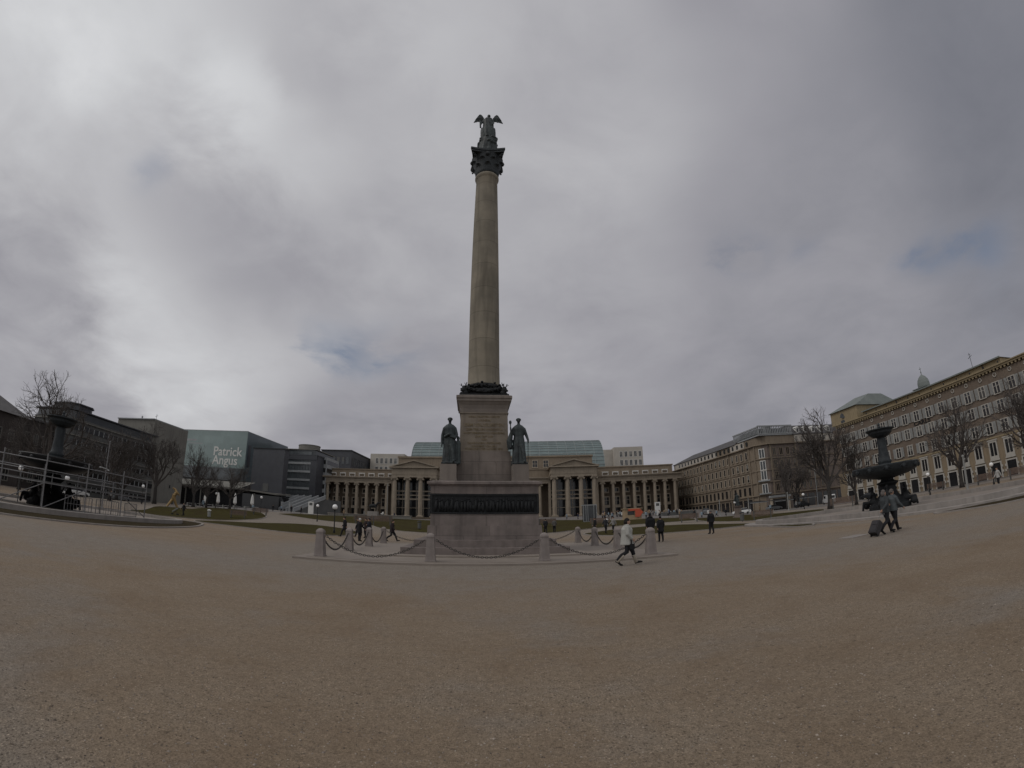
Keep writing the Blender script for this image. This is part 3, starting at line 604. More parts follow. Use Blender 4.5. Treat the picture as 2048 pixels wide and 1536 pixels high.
# winged goddess on top
an = tag(empty('winged_statue', mloc(0, 0, 24.5), MYAW), 'dark green bronze winged goddess standing on the capital of the tall column', 'statue')
s = MB(); s.lathe([(.66, 0), (.66, .5), (.62, .6), (.64, 1.5), (.6, 1.7), (.5, 1.85)], 30, fold=lambda a, z: 1 + .05 * math.sin(9 * a + 3 * z)); rr = random.Random(4)
for i in range(26):
    a = rr.uniform(0, 6.28); s.ell((.62 * math.cos(a), .62 * math.sin(a), rr.uniform(1.1, 1.85)), (.13, .13, .12), 7, 5)
s.tube([(.62, 0, 1.8), (.66, 0, 2.15), (.45, 0, 2.3)], [.05, .045, .04], 7)
ob('globe_base', remesh(s, .035, 1), M['bronze'], an)
s = MB(); s.lathe([(.44, 1.8), (.50, 2.1), (.54, 2.5), (.52, 2.9), (.50, 3.05), (.40, 3.15), (.38, 3.5), (.36, 3.85), (.34, 4.1), (.28, 4.25), (.1, 4.35)], 40, sy=.75, fold=lambda a, z: 1 + .06 * math.sin(12 * a + z * 2))
s.tube([(0, 0, 4.25), (.02, 0, 4.45)], [.10, .08], 9); s.ell((.03, -.02, 4.58), (.11, .12, .15)); s.ell((.03, .03, 4.63), (.13, .12, .1))
s.tube([(-.28, 0, 4.1), (-.50, -.02, 3.75), (-.58, -.12, 3.35)], [.1, .08, .06], 8); s.tube([(-.6, -.1, 3.95), (-.55, -.12, 3.1)], [.06, .07], 7)
s.tube([(.28, 0, 4.1), (.36, -.1, 3.7), (.3, -.25, 3.4)], [.1, .08, .06], 8)
ob('figure', remesh(s, .03, 1), M['bronze'], an)
for sg in (-1, 1):
    w = [(.20, 4.0), (.30, 4.35), (.42, 4.72), (.56, 4.92), (.68, 4.90), (.78, 4.70), (.90, 4.38), (1.06, 3.98), (.86, 4.06), (.74, 4.12), (.66, 4.08), (.56, 4.16), (.44, 4.14), (.32, 3.95)]
    m_ = MB(); m_.slab([(sg * a, b) for a, b in (w if sg > 0 else w)], .07, 'y', .12 if sg > 0 else .12)
    for j in range(6):
        a = .34 + j * .1; m_.tube([(sg * (a), .10, 4.62 - abs(j - 2) * .05), (sg * (a + .12), .09, 4.2)], [.03, .012], 5)
    m_.build('wing', M['bronze'], an)

# ------------------------------------------------------------------ bollards and chains
def bollard_mesh():
    s = MB(); pr = [(.19, 0), (.19, .06), (.175, .07), (.132, .86), (.142, .87), (.142, .91), (.125, .96), (.09, 1.0), (.04, 1.03)]
    for (a, za), (b, zb) in zip(pr, pr[1:]): s.frus(a, b, za, zb)
    for u_ in (-1, 1): s.tube([(u_ * .12, 0, .78), (u_ * .19, 0, .78)], .022, 6)
    return s
S_ = 4.05
bm = bollard_mesh().mesh('bollard'); bm.materials.append(M['bollard'])
FN = {(0, 0): 'granite bollard at the front corner of the chained square, lamp and strollers beyond it', (1, 0): 'granite bollard before the steps of the column, on the side of the robed child statue',
      (2, 0): 'granite bollard before the steps of the column, on the side of the staff-bearing statue', (3, 0): 'granite corner bollard of the chained square, beside the white-coated woman',
      (0, 1): 'second granite bollard along the lamp-side chain, just behind the front corner', (0, 2): 'third granite bollard along the lamp-side chain, before two people talking', (0, 3): 'smallest granite bollard on the lamp side, beside the man in mid-stride',
      (3, 1): 'granite bollard half hidden by the woman in the white coat', (3, 2): 'granite bollard second from the rear corner, white coat side', (3, 3): 'small granite bollard at the rear corner, white coat side',
      (1, 3): 'granite bollard hidden behind the column base, child statue side', (2, 3): 'granite bollard hidden behind the column base, staff statue side'}
def bpos(i, j, z=0): return mloc((i - 1.5) * S_, (j - 1.5) * S_, z)
for (i, j), lb in FN.items():
    if (i, j) in ((1, 3), (2, 3)): continue
    o = bpy.data.objects.new('bollard', bm); COL.objects.link(o); o.location = bpos(i, j, .07); o.rotation_euler = (0, 0, MYAW + (math.pi / 2 if i in (0, 3) and j not in (0, 3) else 0)); tag(o, lb, 'bollard', 'granite bollards round the column')
def chain(a, b, sag, za=.85):
    A, B = Vector((*a[:2], za)), Vector((*b[:2], za)); d = (B - A); L_ = d.length; d.normalize(); A = A + d * .2; B = B - d * .2; n = 46; s = MB(); pts = []
    for k in range(n + 1):
        t = k / n; p = A.lerp(B, t); p.z -= sag * 4 * t * (1 - t); pts.append(p)
    for k in range(n):
        p, q = pts[k], pts[k + 1]; c = (p + q) / 2; ax = (q - p).normalized(); side = ax.cross(Vector((0, 0, 1))).normalized() if k % 2 else ax.cross(ax.cross(Vector((0, 0, 1)))).normalized()
        hl = (q - p).length * .68; ring = []
        for i in range(8):
            t = 2 * math.pi * i / 8; ring.append(c + ax * hl * math.cos(t) + side * .034 * math.sin(t))
        ring.append(ring[0]); s.tube(ring, .0125, 4)
    return s
CH = [((0, 0), (1, 0), 'iron chain across the front between the lamp-side corner bollard and the next', .66), ((1, 0), (2, 0), 'iron chain hanging across the front steps, the middle span', .62), ((2, 0), (3, 0), 'iron chain at the front ending at the corner bollard by the white-coated woman', .64),
      ((0, 0), (0, 1), 'iron chain running back from the lamp-side corner, first span', .62), ((0, 1), (0, 2), 'iron chain of the lamp side, second span', .6), ((0, 2), (0, 3), 'iron chain of the lamp side, third and smallest span', .6),
      ((3, 0), (3, 1), 'iron chain running back from the corner bollard behind the white-coated woman', .6), ((3, 1), (3, 2), 'iron chain in the middle of the white coat side', .6), ((3, 2), (3, 3), 'iron chain at the far end of the white coat side', .6),
      ((0, 3), (1, 3), 'iron chain at the rear, passing behind the steps near the striding man', .55), ((2, 3), (3, 3), 'iron chain at the rear, passing behind the steps near the small bollard', .55)]
for a, b, lb, sg in CH:
    pb = bpos(*b) if b not in ((1, 3),) else bpos(1, 3)
    pa = bpos(*a)
    tag(chain(pa, pb, sg).build('chain', M['iron']), lb, 'chain', 'iron chains between the bollards')
for (i, j) in ((1, 3), (2, 3)):
    o = bpy.data.objects.new('bollard', bm); COL.objects.link(o); o.location = bpos(i, j, .07); o.rotation_euler = (0, 0, MYAW); tag(o, FN[(i, j)], 'bollard', 'granite bollards round the column')

# ------------------------------------------------------------------ neoclassical arcade building
kb = tag(empty('colonnaded_building', (0, 158, 3.0)), 'long brown sandstone building with a row of columns and two gabled porches behind the monument', 'building')
s = MB(); s.box(-73.5, 61.8, -1.6, 5.0, -1.4, -.02); s.box(-73.9, 62.2, -2.1, -1.6, -1.4, -.2); s.box(-43, -25.5, -4.6, -1.6, -1.4, -.03); s.box(12, 29.6, -4.6, -1.6, -1.4, -.03)
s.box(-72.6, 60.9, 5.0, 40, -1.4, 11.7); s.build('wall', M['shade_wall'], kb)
s = MB()
def entab(x0, x1, y0, z0, z1, dep=7.0):
    h = z1 - z0
    s.box(x0, x1, y0 + .15, y0 + dep, z0, z0 + h * .38); s.box(x0 - .08, x1 + .08, y0 + .05, y0 + dep, z0 + h * .38, z0 + h * .72)
    s.box(x0 - .45, x1 + .45, y0 - .4, y0 + dep, z0 + h * .72, z0 + h * .86); s.box(x0 - .7, x1 + .7, y0 - .65, y0 + dep, z0 + h * .86, z1)
entab(-72.6, -42.3, 0, 11.7, 13.9); entab(28.9, 61, 0, 11.7, 13.9); entab(-26.4, 13.0, 0, 11.7, 13.9)
s.build('entablature', M['sandst2'], kb)
s = MB(); s.box(-71.5, -42.6, 5.4, 38, 11.7, 17.0); s.box(-71.8, -42.6, 5.1, 38.3, 17.0, 17.3); s.box(29.2, 59.4, 5.4, 38, 11.7, 17.3); s.box(29.2, 59.7, 5.1, 38.3, 17.3, 17.65)
s.box(-42.6, 29.2, 7.0, 30, 11.7, 21.9); s.box(-42.9, 29.5, 6.6, 30.4, 21.9, 22.5); s.box(-27, 13.5, 5.6, 7.0, 11.7, 17.2); s.box(-27, 13.5, 5.3, 7.0, 17.2, 17.6)
s.build('attic', M['sandst'], kb)
for x0, x1 in ((-42.3, -26.4), (13.0, 28.9)):     # gabled porches
    s = MB(); y0 = -3.2
    s.box(x0, x1, y0, 7, 13.7, 16.9); s.box(x0 - .15, x1 + .15, y0 - .12, 7, 14.6, 14.8)
    s.box(x0 - .8, x1 + .8, y0 - .8, 7, 16.9, 17.3); xm = (x0 + x1) / 2
    s.slab([(x0, 17.3), (x1, 17.3), (xm, 19.3)], 9.8, 'y', y0 + .1)
    for sg in (-1, 1):
        a = (xm + sg * (x1 - xm + .9), 17.3); s.slab([a, (xm, 19.75), (xm, 19.35), (a[0] - sg * .9, 17.3)] if sg > 0 else [a, (a[0] + .9, 17.3), (xm, 19.35), (xm, 19.75)], 10.2, 'y', y0 - .65)
    s.build('porch_gable', M['sandst2'], kb)
    s = MB(); s.box(x0 + .3, x1 - .3, 3.0, 4.9, 0, 13.6); s.build('porch_dark_void', M['glassdark'], kb)  # dark block stands in for the deep shade behind the porch columns
    s = MB(); s.box(x0 + .3, x1 - .3, 2.6, 3.05, 7.6, 8.0); s.box(x0 + .3, x1 - .3, 2.6, 3.05, 9.0, 9.5); s.box(x0 + .3, x1 - .3, 2.5, 3.05, 6.1, 6.7); s.box(x0 + .3, x1 - .3, 2.7, 3.05, 3.2, 3.35)
    for k in range(1, 6): s.box(x0 + k * 2.6, x0 + k * 2.6 + .14, 2.75, 3.05, 0, 13.6)
    s.build('porch_gallery', M['band'], kb)
def col_mesh(h, r, seg=18):
    s = MB(); s.box(-r * 1.45, r * 1.45, -r * 1.45, r * 1.45, 0, .35); s.lathe([(r * 1.35, .35), (r * 1.38, .48), (r * 1.15, .6), (r * 1.05, .7)], seg)
    n = 24; vs = []; 
    s.lathe([(r, .7), (r * .985, h * .35), (r * .93, h * .7), (r * .86, h - 1.0)], 24, fold=lambda a, z: 1 - .05 * abs(math.sin(12 * a)))
    s.lathe([(r * .9, h - 1.0), (r * 1.0, h - .85), (r * 1.02, h - .7)], seg); s.box(-r * 1.35, r * 1.35, -r * 1.05, r * 1.05, h - .62, h - .3); s.box(-r * 1.25, r * 1.25, -r * 1.25, r * 1.25, h - .3, h)
    for sg in (-1, 1):
        s.tube([(sg * r * 1.22, -r * 1.2, h - .68), (sg * r * 1.22, r * 1.2, h - .68)], r * .38, 10)
    return s.mesh('column')
cmS = col_mesh(11.7, .62); cmS.materials.append(M['sandst2']); cmL = col_mesh(13.7, .82); cmL.materials.append(M['sandst2'])
xsL = [-71.6 + 3.82 * k for k in range(8)]; xsR = [31.3 + 3.85 * k for k in range(8)]; xsC = [-22.8 + 4.0 * k for k in range(9)]
for x in xsL + xsR + xsC:
    o = ob('column', cmS, None, kb); o.location = (x, .75, 0)
for y in (4.4,):
    for x in (-71.6, 60.0):
        o = ob('column', cmS, None, kb); o.location = (x, y, 0)
for x0 in (-41.3, 14.0):
    for k in range(4):
        o = ob('column', cmL, None, kb); o.location = (x0 + k * 4.63, -2.2, 0)
for x in (-43.0, 28.9, -26.5, 12.2): MB().box(x, x + .8, -.1, 5, 0, 11.7).build('pilaster', M['sandst2'], kb)
bays = [(a + b) / 2 for xx in (xsL, xsC, xsR) for a, b in zip(xx, xx[1:])]
s = MB()
def mk(name, m, *bx):
    s = MB()
    for q in bx: s.box(*q)
    me = s.mesh(name); me.materials.append(m); return me
k1 = mk('shop_window', M['glassdark'], (-1.25, 1.25, -.10, .02, .1, 2.6)); k2 = mk('window', M['glassdark'], (-1.0, 1.0, -.10, .02, 3.7, 6.4)); k3 = mk('upper_window', M['glassdark'], (-.9, .9, -.10, .02, 8.4, 9.6))
f1 = mk('lintel', M['band'], (-1.45, 1.45, -.24, -.02, 2.62, 3.62)); f2 = mk('frame', M['band'], (-1.34, -1.1, -.28, -.02, 3.62, 6.75), (1.1, 1.34, -.28, -.02, 3.62, 6.75), (-1.1, 1.1, -.28, -.02, 6.42, 6.75), (-.08, .08, -.18, -.02, 3.63, 6.42), (-1.1, 1.1, -.16, -.05, 5.2, 5.32))
f3 = mk('frame', M['band'], (-1.25, 1.25, -.28, -.02, 7.9, 8.38), (-1.2, -.92, -.24, -.02, 8.38, 9.62), (.92, 1.2, -.24, -.02, 8.38, 9.62), (-1.2, 1.2, -.26, -.02, 9.62, 9.95))
for x in bays:
    for kk, ff_ in ((k1, f1), (k2, f2), (k3, f3)):
        o = ob(kk.name.split('.')[0], kk, None, kb); o.location = (x, 5.0, 0); ob(ff_.name.split('.')[0], ff_, None, o)
am = MB(); am.box(-1.15, 1.15, -.12, .02, 0, 1.15); am.box(-1.25, 1.25, -.2, -.02, 1.15, 1.3); am = am.mesh('attic_window'); am.materials.append(M['white'])
ag = MB(); ag.box(-.95, .95, -.16, -.1, .12, .9)
for q in (-.35, .35): ag.box(q - .04, q + .04, -.17, -.12, 0, 1.1)
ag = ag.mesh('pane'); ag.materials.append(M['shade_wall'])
for k in range(7):
    for x in (-67.6 + 3.8 * k, 33.5 + 3.8 * k):
        if x > 57.5: continue
        o = ob('attic_window', am, None, kb); o.location = (x, 5.4, 14.5); ob('pane', ag, None, o)
cw = MB(); cw.box(-.85, .85, -.1, .02, 0, 2.2); cwm = cw.mesh('window'); cwm.materials.append(M['glassdark'])
cf = MB(); cf.box(-1.05, -.85, -.18, .0, -.1, 2.3); cf.box(.85, 1.05, -.18, 0, -.1, 2.3); cf.box(-1.05, 1.05, -.2, 0, 2.3, 2.55); cf.box(-1.15, 1.15, -.25, 0, -.35, -.1); cf.box(-.06, .06, -.16, -.08, 0, 2.2); cf.box(-.85, .85, -.16, -.08, 1.05, 1.17); cf = cf.mesh('frame'); cf.materials.append(M['band'])
for x in (-24, -20, -16, -12, -8, -4, 0, 4, 8, 12):
    o = ob('window', cwm, None, kb); o.location = (x, 7.0, 18.4); ob('frame', cf, None, o)

def simple_building(name, label, loc, rz, w, d, h, wall, cat='building', **k):
    b = tag(empty(name, loc, rz), label, cat)
    s = MB(); s.box(0, w, 0, d, -4, h); s.build('wall', wall, b)
    return b
BLINDS = [M['glassmid'], material('grey_blind', (.15, .145, .135), (.12, .117, .11), scale=2), material('curtained_glass', (.075, .07, .065), (.04, .038, .036), rough=.3, scale=1.5, spec=.5)]
WR = random.Random(19)
def win_grid(b, xs_, zs, w, h, fm, gm, y=0, fr=.14, mull=1, name='window', face='y', x_at=0, prot=.1, hmull=0):
    gms = []
    for vi in range(4):
        g_ = MB(); g_.box(-w / 2, w / 2, -prot * .4, .03, 0, h); gme = g_.mesh(name); gme.materials.append(gm)
        if vi: gme.materials.append(BLINDS[vi - 1]); f0 = len(g_.v); hb = h * (.35, .62, 1.0)[vi - 1]; g_.box(-w / 2 + .02, w / 2 - .02, -prot * .4 - .012, -prot * .4, h - hb, h); gme = g_.mesh(name); gme.materials.append(gm); gme.materials.append(BLINDS[vi - 1])
        if vi:
            for p_ in list(gme.polygons)[6:]: p_.material_index = 1
        gms.append(gme)
    f_ = MB(); f_.box(-w / 2 - fr, -w / 2, -prot, 0, -fr, h + fr); f_.box(w / 2, w / 2 + fr, -prot, 0, -fr, h + fr); f_.box(-w / 2, w / 2, -prot, 0, h, h + fr); f_.box(-w / 2, w / 2, -prot * 1.3, 0, -fr, 0)
    for q in range(mull): x = -w / 2 + w * (q + 1) / (mull + 1); f_.box(x - fr * .35, x + fr * .35, -prot * .9, 0, 0, h)
    for q in range(hmull): z = h * (q + 1) / (hmull + 1); f_.box(-w / 2, w / 2, -prot * .85, 0, z - fr * .3, z + fr * .3)
    fme = f_.mesh('frame'); fme.materials.append(fm)
    for z in zs:
        for x in xs_:
            o = ob(name, gms[WR.choice((0, 0, 0, 1, 2, 3))], None, b)
            if face == 'y': o.location = (x, y, z)
            else: o.location = (x_at, x, z); o.rotation_euler = (0, 0, math.pi / 2 if face == 'x+' else -math.pi / 2)
            ob('frame', fme, None, o)
# white blocks behind
for nm, lb, x0, w, zt_ in (('office_block', 'cream white block with dark windows behind the gable on the child statue side', -70.6, 14.5, 34.2), ('office_block', 'cream white block with five dark windows behind the glass vault, beside its curved end', 49.0, 14.5, 36.0)):
    b = simple_building(nm, lb, (x0, 217 if x0 < 0 else 215, 3), 0, w + (3 if x0 < 0 else 0), 20, zt_ - 3, M['white_render']); b['group'] = 'cream blocks behind the colonnaded building'
    win_grid(b, [x0_ for x0_ in (3.5, 5.9, 8.3, 10.7, 13.0)], (zt_ - 7.8, zt_ - 12.0), 1.25 if x0 > 0 else 1.2, 2.6, M['white'], M['glassdark'], mull=1)
    if x0 > 0:
        s = MB(); s.box(-5.5, 0, 3, 15, -4, zt_ - 3.6); s.build('annexe', M['white_render'], b)
# glass vault
gv = tag(empty('glass_vault', (-1.5, 186, 3)), 'green grey barrel vaulted roof rising behind the colonnaded building', 'roof')
gv['kind'] = 'thing'
x0, x1 = -41.5, 39.8; vs = []; n = 14; s = MB(); pts = []
for i in range(n + 1): t = i / n * math.pi / 2; pts.append((14 - 14 * math.cos(t), 18 + 15.8 * math.sin(t)))
pts += [(28, 18), (28, -4), (0, -4)]
s.slab(pts, x1 - x0, 'x', x0); s.build('vault_shell', M['vault'], gv)
s = MB()
for i in range(1, n): 
    y, z = pts[i]; s.box(x0, x1, y - .16, y + .1, z + .0, z + .16)
for k in range(22):
    x = x0 + (x1 - x0) * k / 21
    s.tube([(x, p[0] - .05, p[1] + .05) for p in pts[:n + 1]], .09, 4)
s.build('vault_ribs', M['vaultrib'], gv)
# dark block far left of the colonnade
b = simple_building('office_block', 'dark anthracite office block with narrow windows behind the corner of the colonnade', (-86, 192, 3), 0, 14.4, 34, 28.4, M['anthracite'])
win_grid(b, [1.8 + 2.2 * k for k in range(6)], (22.5, 17.5), 1.1, 3.2, M['anthracite'], M['greyglass'], mull=1)
win_grid(b, [2.5 + 2.6 * k for k in range(12)], (22.5, 17.5), 1.0, 3.2, M['anthracite'], M['greyglass'], face='x+', x_at=14.4, mull=0)
s = MB(); s.box(-.3, 14.7, -.3, 34.3, 28.4, 28.9); s.build('roof', M['blackmetal'], b)
# tower with bands
b = tag(empty('office_tower', (-83.0, 152, 3)), 'grey office tower with pale floor bands and a round glazed top storey', 'building')
s = MB(); s.box(0, 11, 0, 18, -3, 21.6); s.build('wall', M['greyglass'], b)
s = MB()
for z in (5.0, 8.0, 11.0, 14.0, 17.0): s.box(-.2, 11.0, -.35, 0, z, z + .75)
s.box(-1.2, 11.2, -.8, 0, 3.3, 3.8)
for x in (2.5, 7.6, 8.9): s.box(x, x + .45, -.6, -.15, -3, 3.3)
s.build('floor_bands', M['lightpanel'], b)
s = MB()
for x in range(1, 10): s.box(x * 1.1, x * 1.1 + .09, -.12, 0, 3.8, 20)
s.box(11.0, 13.4, -.3, 6, -3, 20.2); s.box(-.4, 13.6, -.5, 18.2, 20.2, 20.5); s.box(-.3, 13.4, -.45, 0, 18.6, 20.2); s.build('dark_core', M['anthracite'], b)
s = MB(); s.box(11.6, 14.6, 6, 18, 4, 20.6); s.build('side_wing', M['lightpanel'], b)
s = MB()
for z in (6, 9, 12, 15, 18): s.box(14.55, 14.65, 6.5, 17.5, z, z + 1.6); s.box(12, 14.2, 5.92, 6.02, z, z + 1.6)
s.build('window_strip', M['glassdark'], b)
s = MB(); s.box(.2, 12.4, .3, 17, 20.5, 22.3); s.build('glazed_storey', M['glassmid'], b)
s = MB(); s.box(-.2, 13.0, -.2, 17.6, 22.3, 22.55); s.lathe([(4.1, 22.5), (4.1, 24.2), (4.2, 24.25), (4.2, 24.5)], 28, 7.5, 5); s.build('roof_drum', M['concrete'], b)
# glass cube
b = tag(empty('glass_cube_museum', (-113.2, 130.2, 3)), 'pale green glass cube building with large white lettering above the bare trees', 'building')
M['cubeglass'] = material('green_cube_glass', (0.235, 0.300, 0.290), (0.160, 0.212, 0.206), rough=0.22, scale=0.06, spec=0.6, contrast=1.2, joint=(2.7, 2.5, 0.9))
M['cubeshade'] = material('cube_glass_shaded', (0.105, 0.13, 0.142), (0.072, 0.092, 0.102), rough=0.18, scale=0.08, spec=0.6, contrast=1.2, joint=(2.7, 2.5, 0.9))  # same cube glass, shade of the other faces put into a darker colour
s = MB(); s.add([(0, 0, 12), (27.3, 0, 12), (27.3, 0, 24.2), (0, 0, 24.2)], [(0, 1, 2, 3)]); s.box(0, 27.3, 0.01, .3, 12, 24.2); s.build('front_glass', M['cubeglass'], b)
s = MB(); s.box(27.0, 27.3, .31, 29, 8, 24.2); s.box(0, .3, .31, 29, 8, 24.2); s.box(.3, 27, 28.7, 29, 8, 24.2); s.box(.3, 27, .31, 28.7, 23.8, 24.1); s.build('side_glass', M['cubeshade'], b)
s = MB(); s.box(-.02, 27.32, -.02, .32, 24.2, 24.4); s.box(-.02, 27.32, .32, 29.02, 24.2, 24.35); s.build('roof_edge', M['lightpanel'], b)
s = MB(); s.box(1, 26.2, .8, 28, -3, 13.5); s.box(27.31, 27.45, 1.2, 2.8, 13, 20); s.build('stone_core', M['anthracite'], b)
s = MB(); s.box(0, 27.3, -.02, .31, 8, 12); s.build('lower_glass', M['greyglass'], b)
s = MB()
for tx, z in (("Patrick", 16.0), ("Angus", 13.1)):
    v, fcs = textmesh(tx, 4.2, .03, .05, 'LEFT'); s.add([(p[0] * 1.0 + 14.0, p[1] - .06, p[2] + z) for p in v], fcs)
s.build('lettering', M['white'], b)
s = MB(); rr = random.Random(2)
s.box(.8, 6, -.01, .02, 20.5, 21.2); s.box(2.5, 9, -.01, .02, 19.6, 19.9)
s.build('painted_sky_reflection', M['lightpanel'], b)  # pale strips laid on the glass as a painted reflection of the sky
# dark cuboid before the tower
b = simple_building('stone_cuboid', 'blank dark grey block between the glass cube and the banded tower', (-81.2, 127.5, 3), 0, 11.4, 3.0, 18.3, M['anthracite'])
s = MB(); s.box(-.15, 11.55, -.15, 3.1, 18.3, 18.6); s.build('roof', M['blackmetal'], b)
s = MB(); s.box(4.6, 6.6, -.08, 0, 5.2, 7.6); s.build('panel', M['concrete2'], b)
# pavilion with terrace
b = tag(empty('terrace_pavilion', (0, 0, 0)), 'low dark glazed pavilion under a sloping grey terrace roof', 'building')
s = MB(); pl = [(-112, 112), (-92, 111), (-76, 114), (-67.5, 120.5), (-70, 134), (-112, 134)]
s.prism([(x, y + 1.5) for x, y in pl], .5, 6.6); s.build('glazed_front', M['glassdark'], b)
s = MB(); zs = [6.5, 7.2, 7.5, 6.9, 7.6, 8.6]
k = len(pl); 
s.add([(x, y, z) for (x, y), z in zip(pl, zs)] + [(x, y, z + .45) for (x, y), z in zip(pl, zs)], [tuple(range(k - 1, -1, -1)), tuple(range(k, 2 * k))] + [(i, (i + 1) % k, k + (i + 1) % k, k + i) for i in range(k)])
s.add([(-112, 112.2, 6.9), (-92, 111.2, 7.6), (-76, 114.2, 7.9), (-76, 122, 10.2), (-92, 119, 9.8), (-112, 119, 9.4)], [(0, 1, 2, 3, 4, 5)])
s.build('terrace_roof', M['concrete'], b)
for x in (-108, -103, -98, -94, -89, -84, -79, -73):
    y = 111.5 + max(0, (x + 92)) * .28; MB().box(x, x + .22, y, y + .3, .5, 6.9).build('facade_post', M['concrete'], b)
# broad stairs
b = tag(empty('outdoor_stairs', (-72.5, 124, 2.6), -.35), 'wide grey outdoor stairs with pale slanting parapets climbing to the terrace', 'stairs')
s = MB()
for k in range(24): s.box(0, 12, k * .55, 20, -.5 + k * .2, -.3 + k * .2)
s.build('flight', M['concrete2'], b)
s = MB()
for x in (0, 2.8, 5.9, 9.0, 12):
    s.slab([(-.6, -.2), (-.6, .9), (12.5, 5.6), (12.5, 4.5)], .35, 'x', x)
for x, y in ((3.9, -.7), (7.2, -.9), (10.3, -.6)): s.box(x, x + .5, y, y + .6, -.5, 2.6)
s.build('parapet', M['lightpanel'], b)
# concrete office with blank side wall
b = simple_building('office_block', 'plain beige concrete block with blank tall side wall behind the bare trees', (-106, 92.5, 0), 0, 14.6, 14.2, 22.1, M['concrete'])
s = MB(); s.box(0, 14.6, -.4, 14.2, 22.1, 22.35); s.box(4, 4.3, 5, 5.3, 22.3, 24.2); s.tube([(9, 6, 22.3), (9, 6, 25)], .06, 4); s.tube([(8.5, 6, 24.3), (9.5, 6, 24.6)], .05, 4); s.build('roof', M['lightpanel'], b)
s = MB(); s.box(0, 12, -1.2, 0, 16.3, 16.6); s.box(-3, 9, -1.0, -.05, 0, 16.3); s.build('lower_front', M['concrete2'], b)
win_grid(b, [-1.5 + 1.5 * k for k in range(7)], (13.4,), 1.0, 2.0, M['concrete'], M['glassdark'], y=-1.0, mull=0)
win_grid(b, [4, 9], (12.5, 9, 5.5, 17), .5, .8, M['concrete'], M['glassdark'], face='x+', x_at=14.6, mull=0)
# banded curved office
b = tag(empty('office_block', (-91, 62, 0), 0), 'grey office block with dark window bands and an octagonal glazed rooftop room', 'building')
pl = [(-14, 3.2), (-1.5, 3.2), (0, 5.0), (0, 32), (-14, 32)]
def ring(s, pl, z0, z1, off):
    q = []; n = len(pl)
    for i in range(n):
        a, b_, c = Vector(pl[i - 1]), Vector(pl[i]), Vector(pl[(i + 1) % n]); n1 = (b_ - a).normalized(); n2 = (c - b_).normalized(); nr = Vector((n1.y + n2.y, -n1.x - n2.x)).normalized(); q.append((b_.x + nr.x * off, b_.y + nr.y * off))
    s.prism(q, z0, z1)
s = MB(); ring(s, pl, -1, 16.3, 0); s.build('wall', M['concrete2'], b)
s = MB()
for k in range(5): ring(s, pl, 1.5 + k * 3.1, 2.6 + k * 3.1, .12)
s.build('window_bands', M['glassdark'], b)
s = MB()
for k in range(6): ring(s, pl, .2 + k * 3.1, .42 + k * 3.1, .4)
s.build('sill_ledges', M['concrete'], b)
s = MB()
for k in range(17):
    for j in range(5): s.box(.1, .2, 6 + k * 1.5, 6.2 + k * 1.5, 1.5 + 3.1 * j, 2.6 + 3.1 * j)
s.build('mullions', M['lightpanel'], b)['kind'] = 'stuff'
s = MB(); ring(s, pl, 16.3, 17.9, -.6); s.build('glazed_storey', M['glassmid'], b)
s = MB(); ring(s, pl, 17.9, 18.15, .3); s.prism([(-8.5, 4.6), (-2.4, 4.6), (-.9, 6.0), (-.9, 9.4), (-2.4, 11.0), (-8.5, 11.0)], 18.15, 19.35); s.prism([(-9, 4.2), (-2.2, 4.2), (-.5, 5.8), (-.5, 9.6), (-2.2, 11.4), (-9, 11.4)], 19.35, 19.6); s.build('rooftop_room', M['anthracite'], b)
# old building at the far left
b = tag(empty('old_townhouse', (-92, 25.5, 0), 0), 'dark old building with steep hipped roof behind the scaffolded fountain', 'building')
s = MB(); s.box(-20, 0, 0, 30, -1, 13.1); s.build('wall', M['dimwall'], b)
s = MB(); s.add([(-21, -1, 13.1), (.8, -1, 13.1), (.8, 31, 13.1), (-21, 31, 13.1), (-9, 7, 18.0), (-9, 24.5, 18.0)], [(0, 1, 4), (1, 2, 5, 4), (2, 3, 5), (3, 0, 4, 5), (3, 2, 1, 0)]); s.box(-12, -10.8, 12, 13.2, 16, 19.6); s.build('roof', M['roofslate'], b)
win_grid(b, [3 + 3 * k for k in range(9)], (1.0, 4.6, 8.2), 1.2, 2.0, M['concrete'], M['glassdark'], face='x+', x_at=0)
b = tag(empty('old_townhouse', (-96, 53, 0), 0), 'lower dark building with pale framed windows between hipped roof and banded office', 'building')
s = MB(); s.box(-14, 0, 3.2, 12.2, -1, 13.8); s.build('wall', M['dimwall'], b)
s = MB(); s.box(-14.4, .5, 3.1, 12.3, 13.8, 14.2); s.build('roof', M['roofslate'], b)
win_grid(b, [3.5 + 2.2 * k for k in range(4)], (1.5, 5.2, 9.0), 1.0, 2.1, M['concrete'], M['glassdark'], face='x+', x_at=0)

# ------------------------------------------------------------------ long brick building at the right
nx_, ny_ = math.sin(86 * D2R), math.cos(86 * D2R)
b = tag(empty('brick_office_palace', (88 * nx_, 88 * ny_, 0), math.atan2(-nx_, ny_)), 'long ochre brick building with rows of white shuttered windows and a small copper cupola', 'building')
XL, XR = -89.5, 4
s = MB(); s.box(XL, XR, 0, 18, 7.2, 18.4); s.box(XL - 2.2, XL, .5, 18, 7.2, 18.4); s.build('brick_wall', M['brick'], b)
s = MB(); s.box(XL, XR, -.06, 18, -1, 7.2); s.box(XL - 2.2, XL, .45, 18, -1, 7.2); s.build('ground_storeys', M['ochre2'], b)
s = MB(); s.box(XL, XR, -.14, 0, 7.1, 7.35); s.box(XL, XR, -.55, 18.5, 18.75, 19.1); s.box(XL, XR, -.8, 18.5, 19.1, 19.3)
x = XL
while x < XR: s.box(x, x + .35, -.45, 0, 18.4, 18.75); x += .8
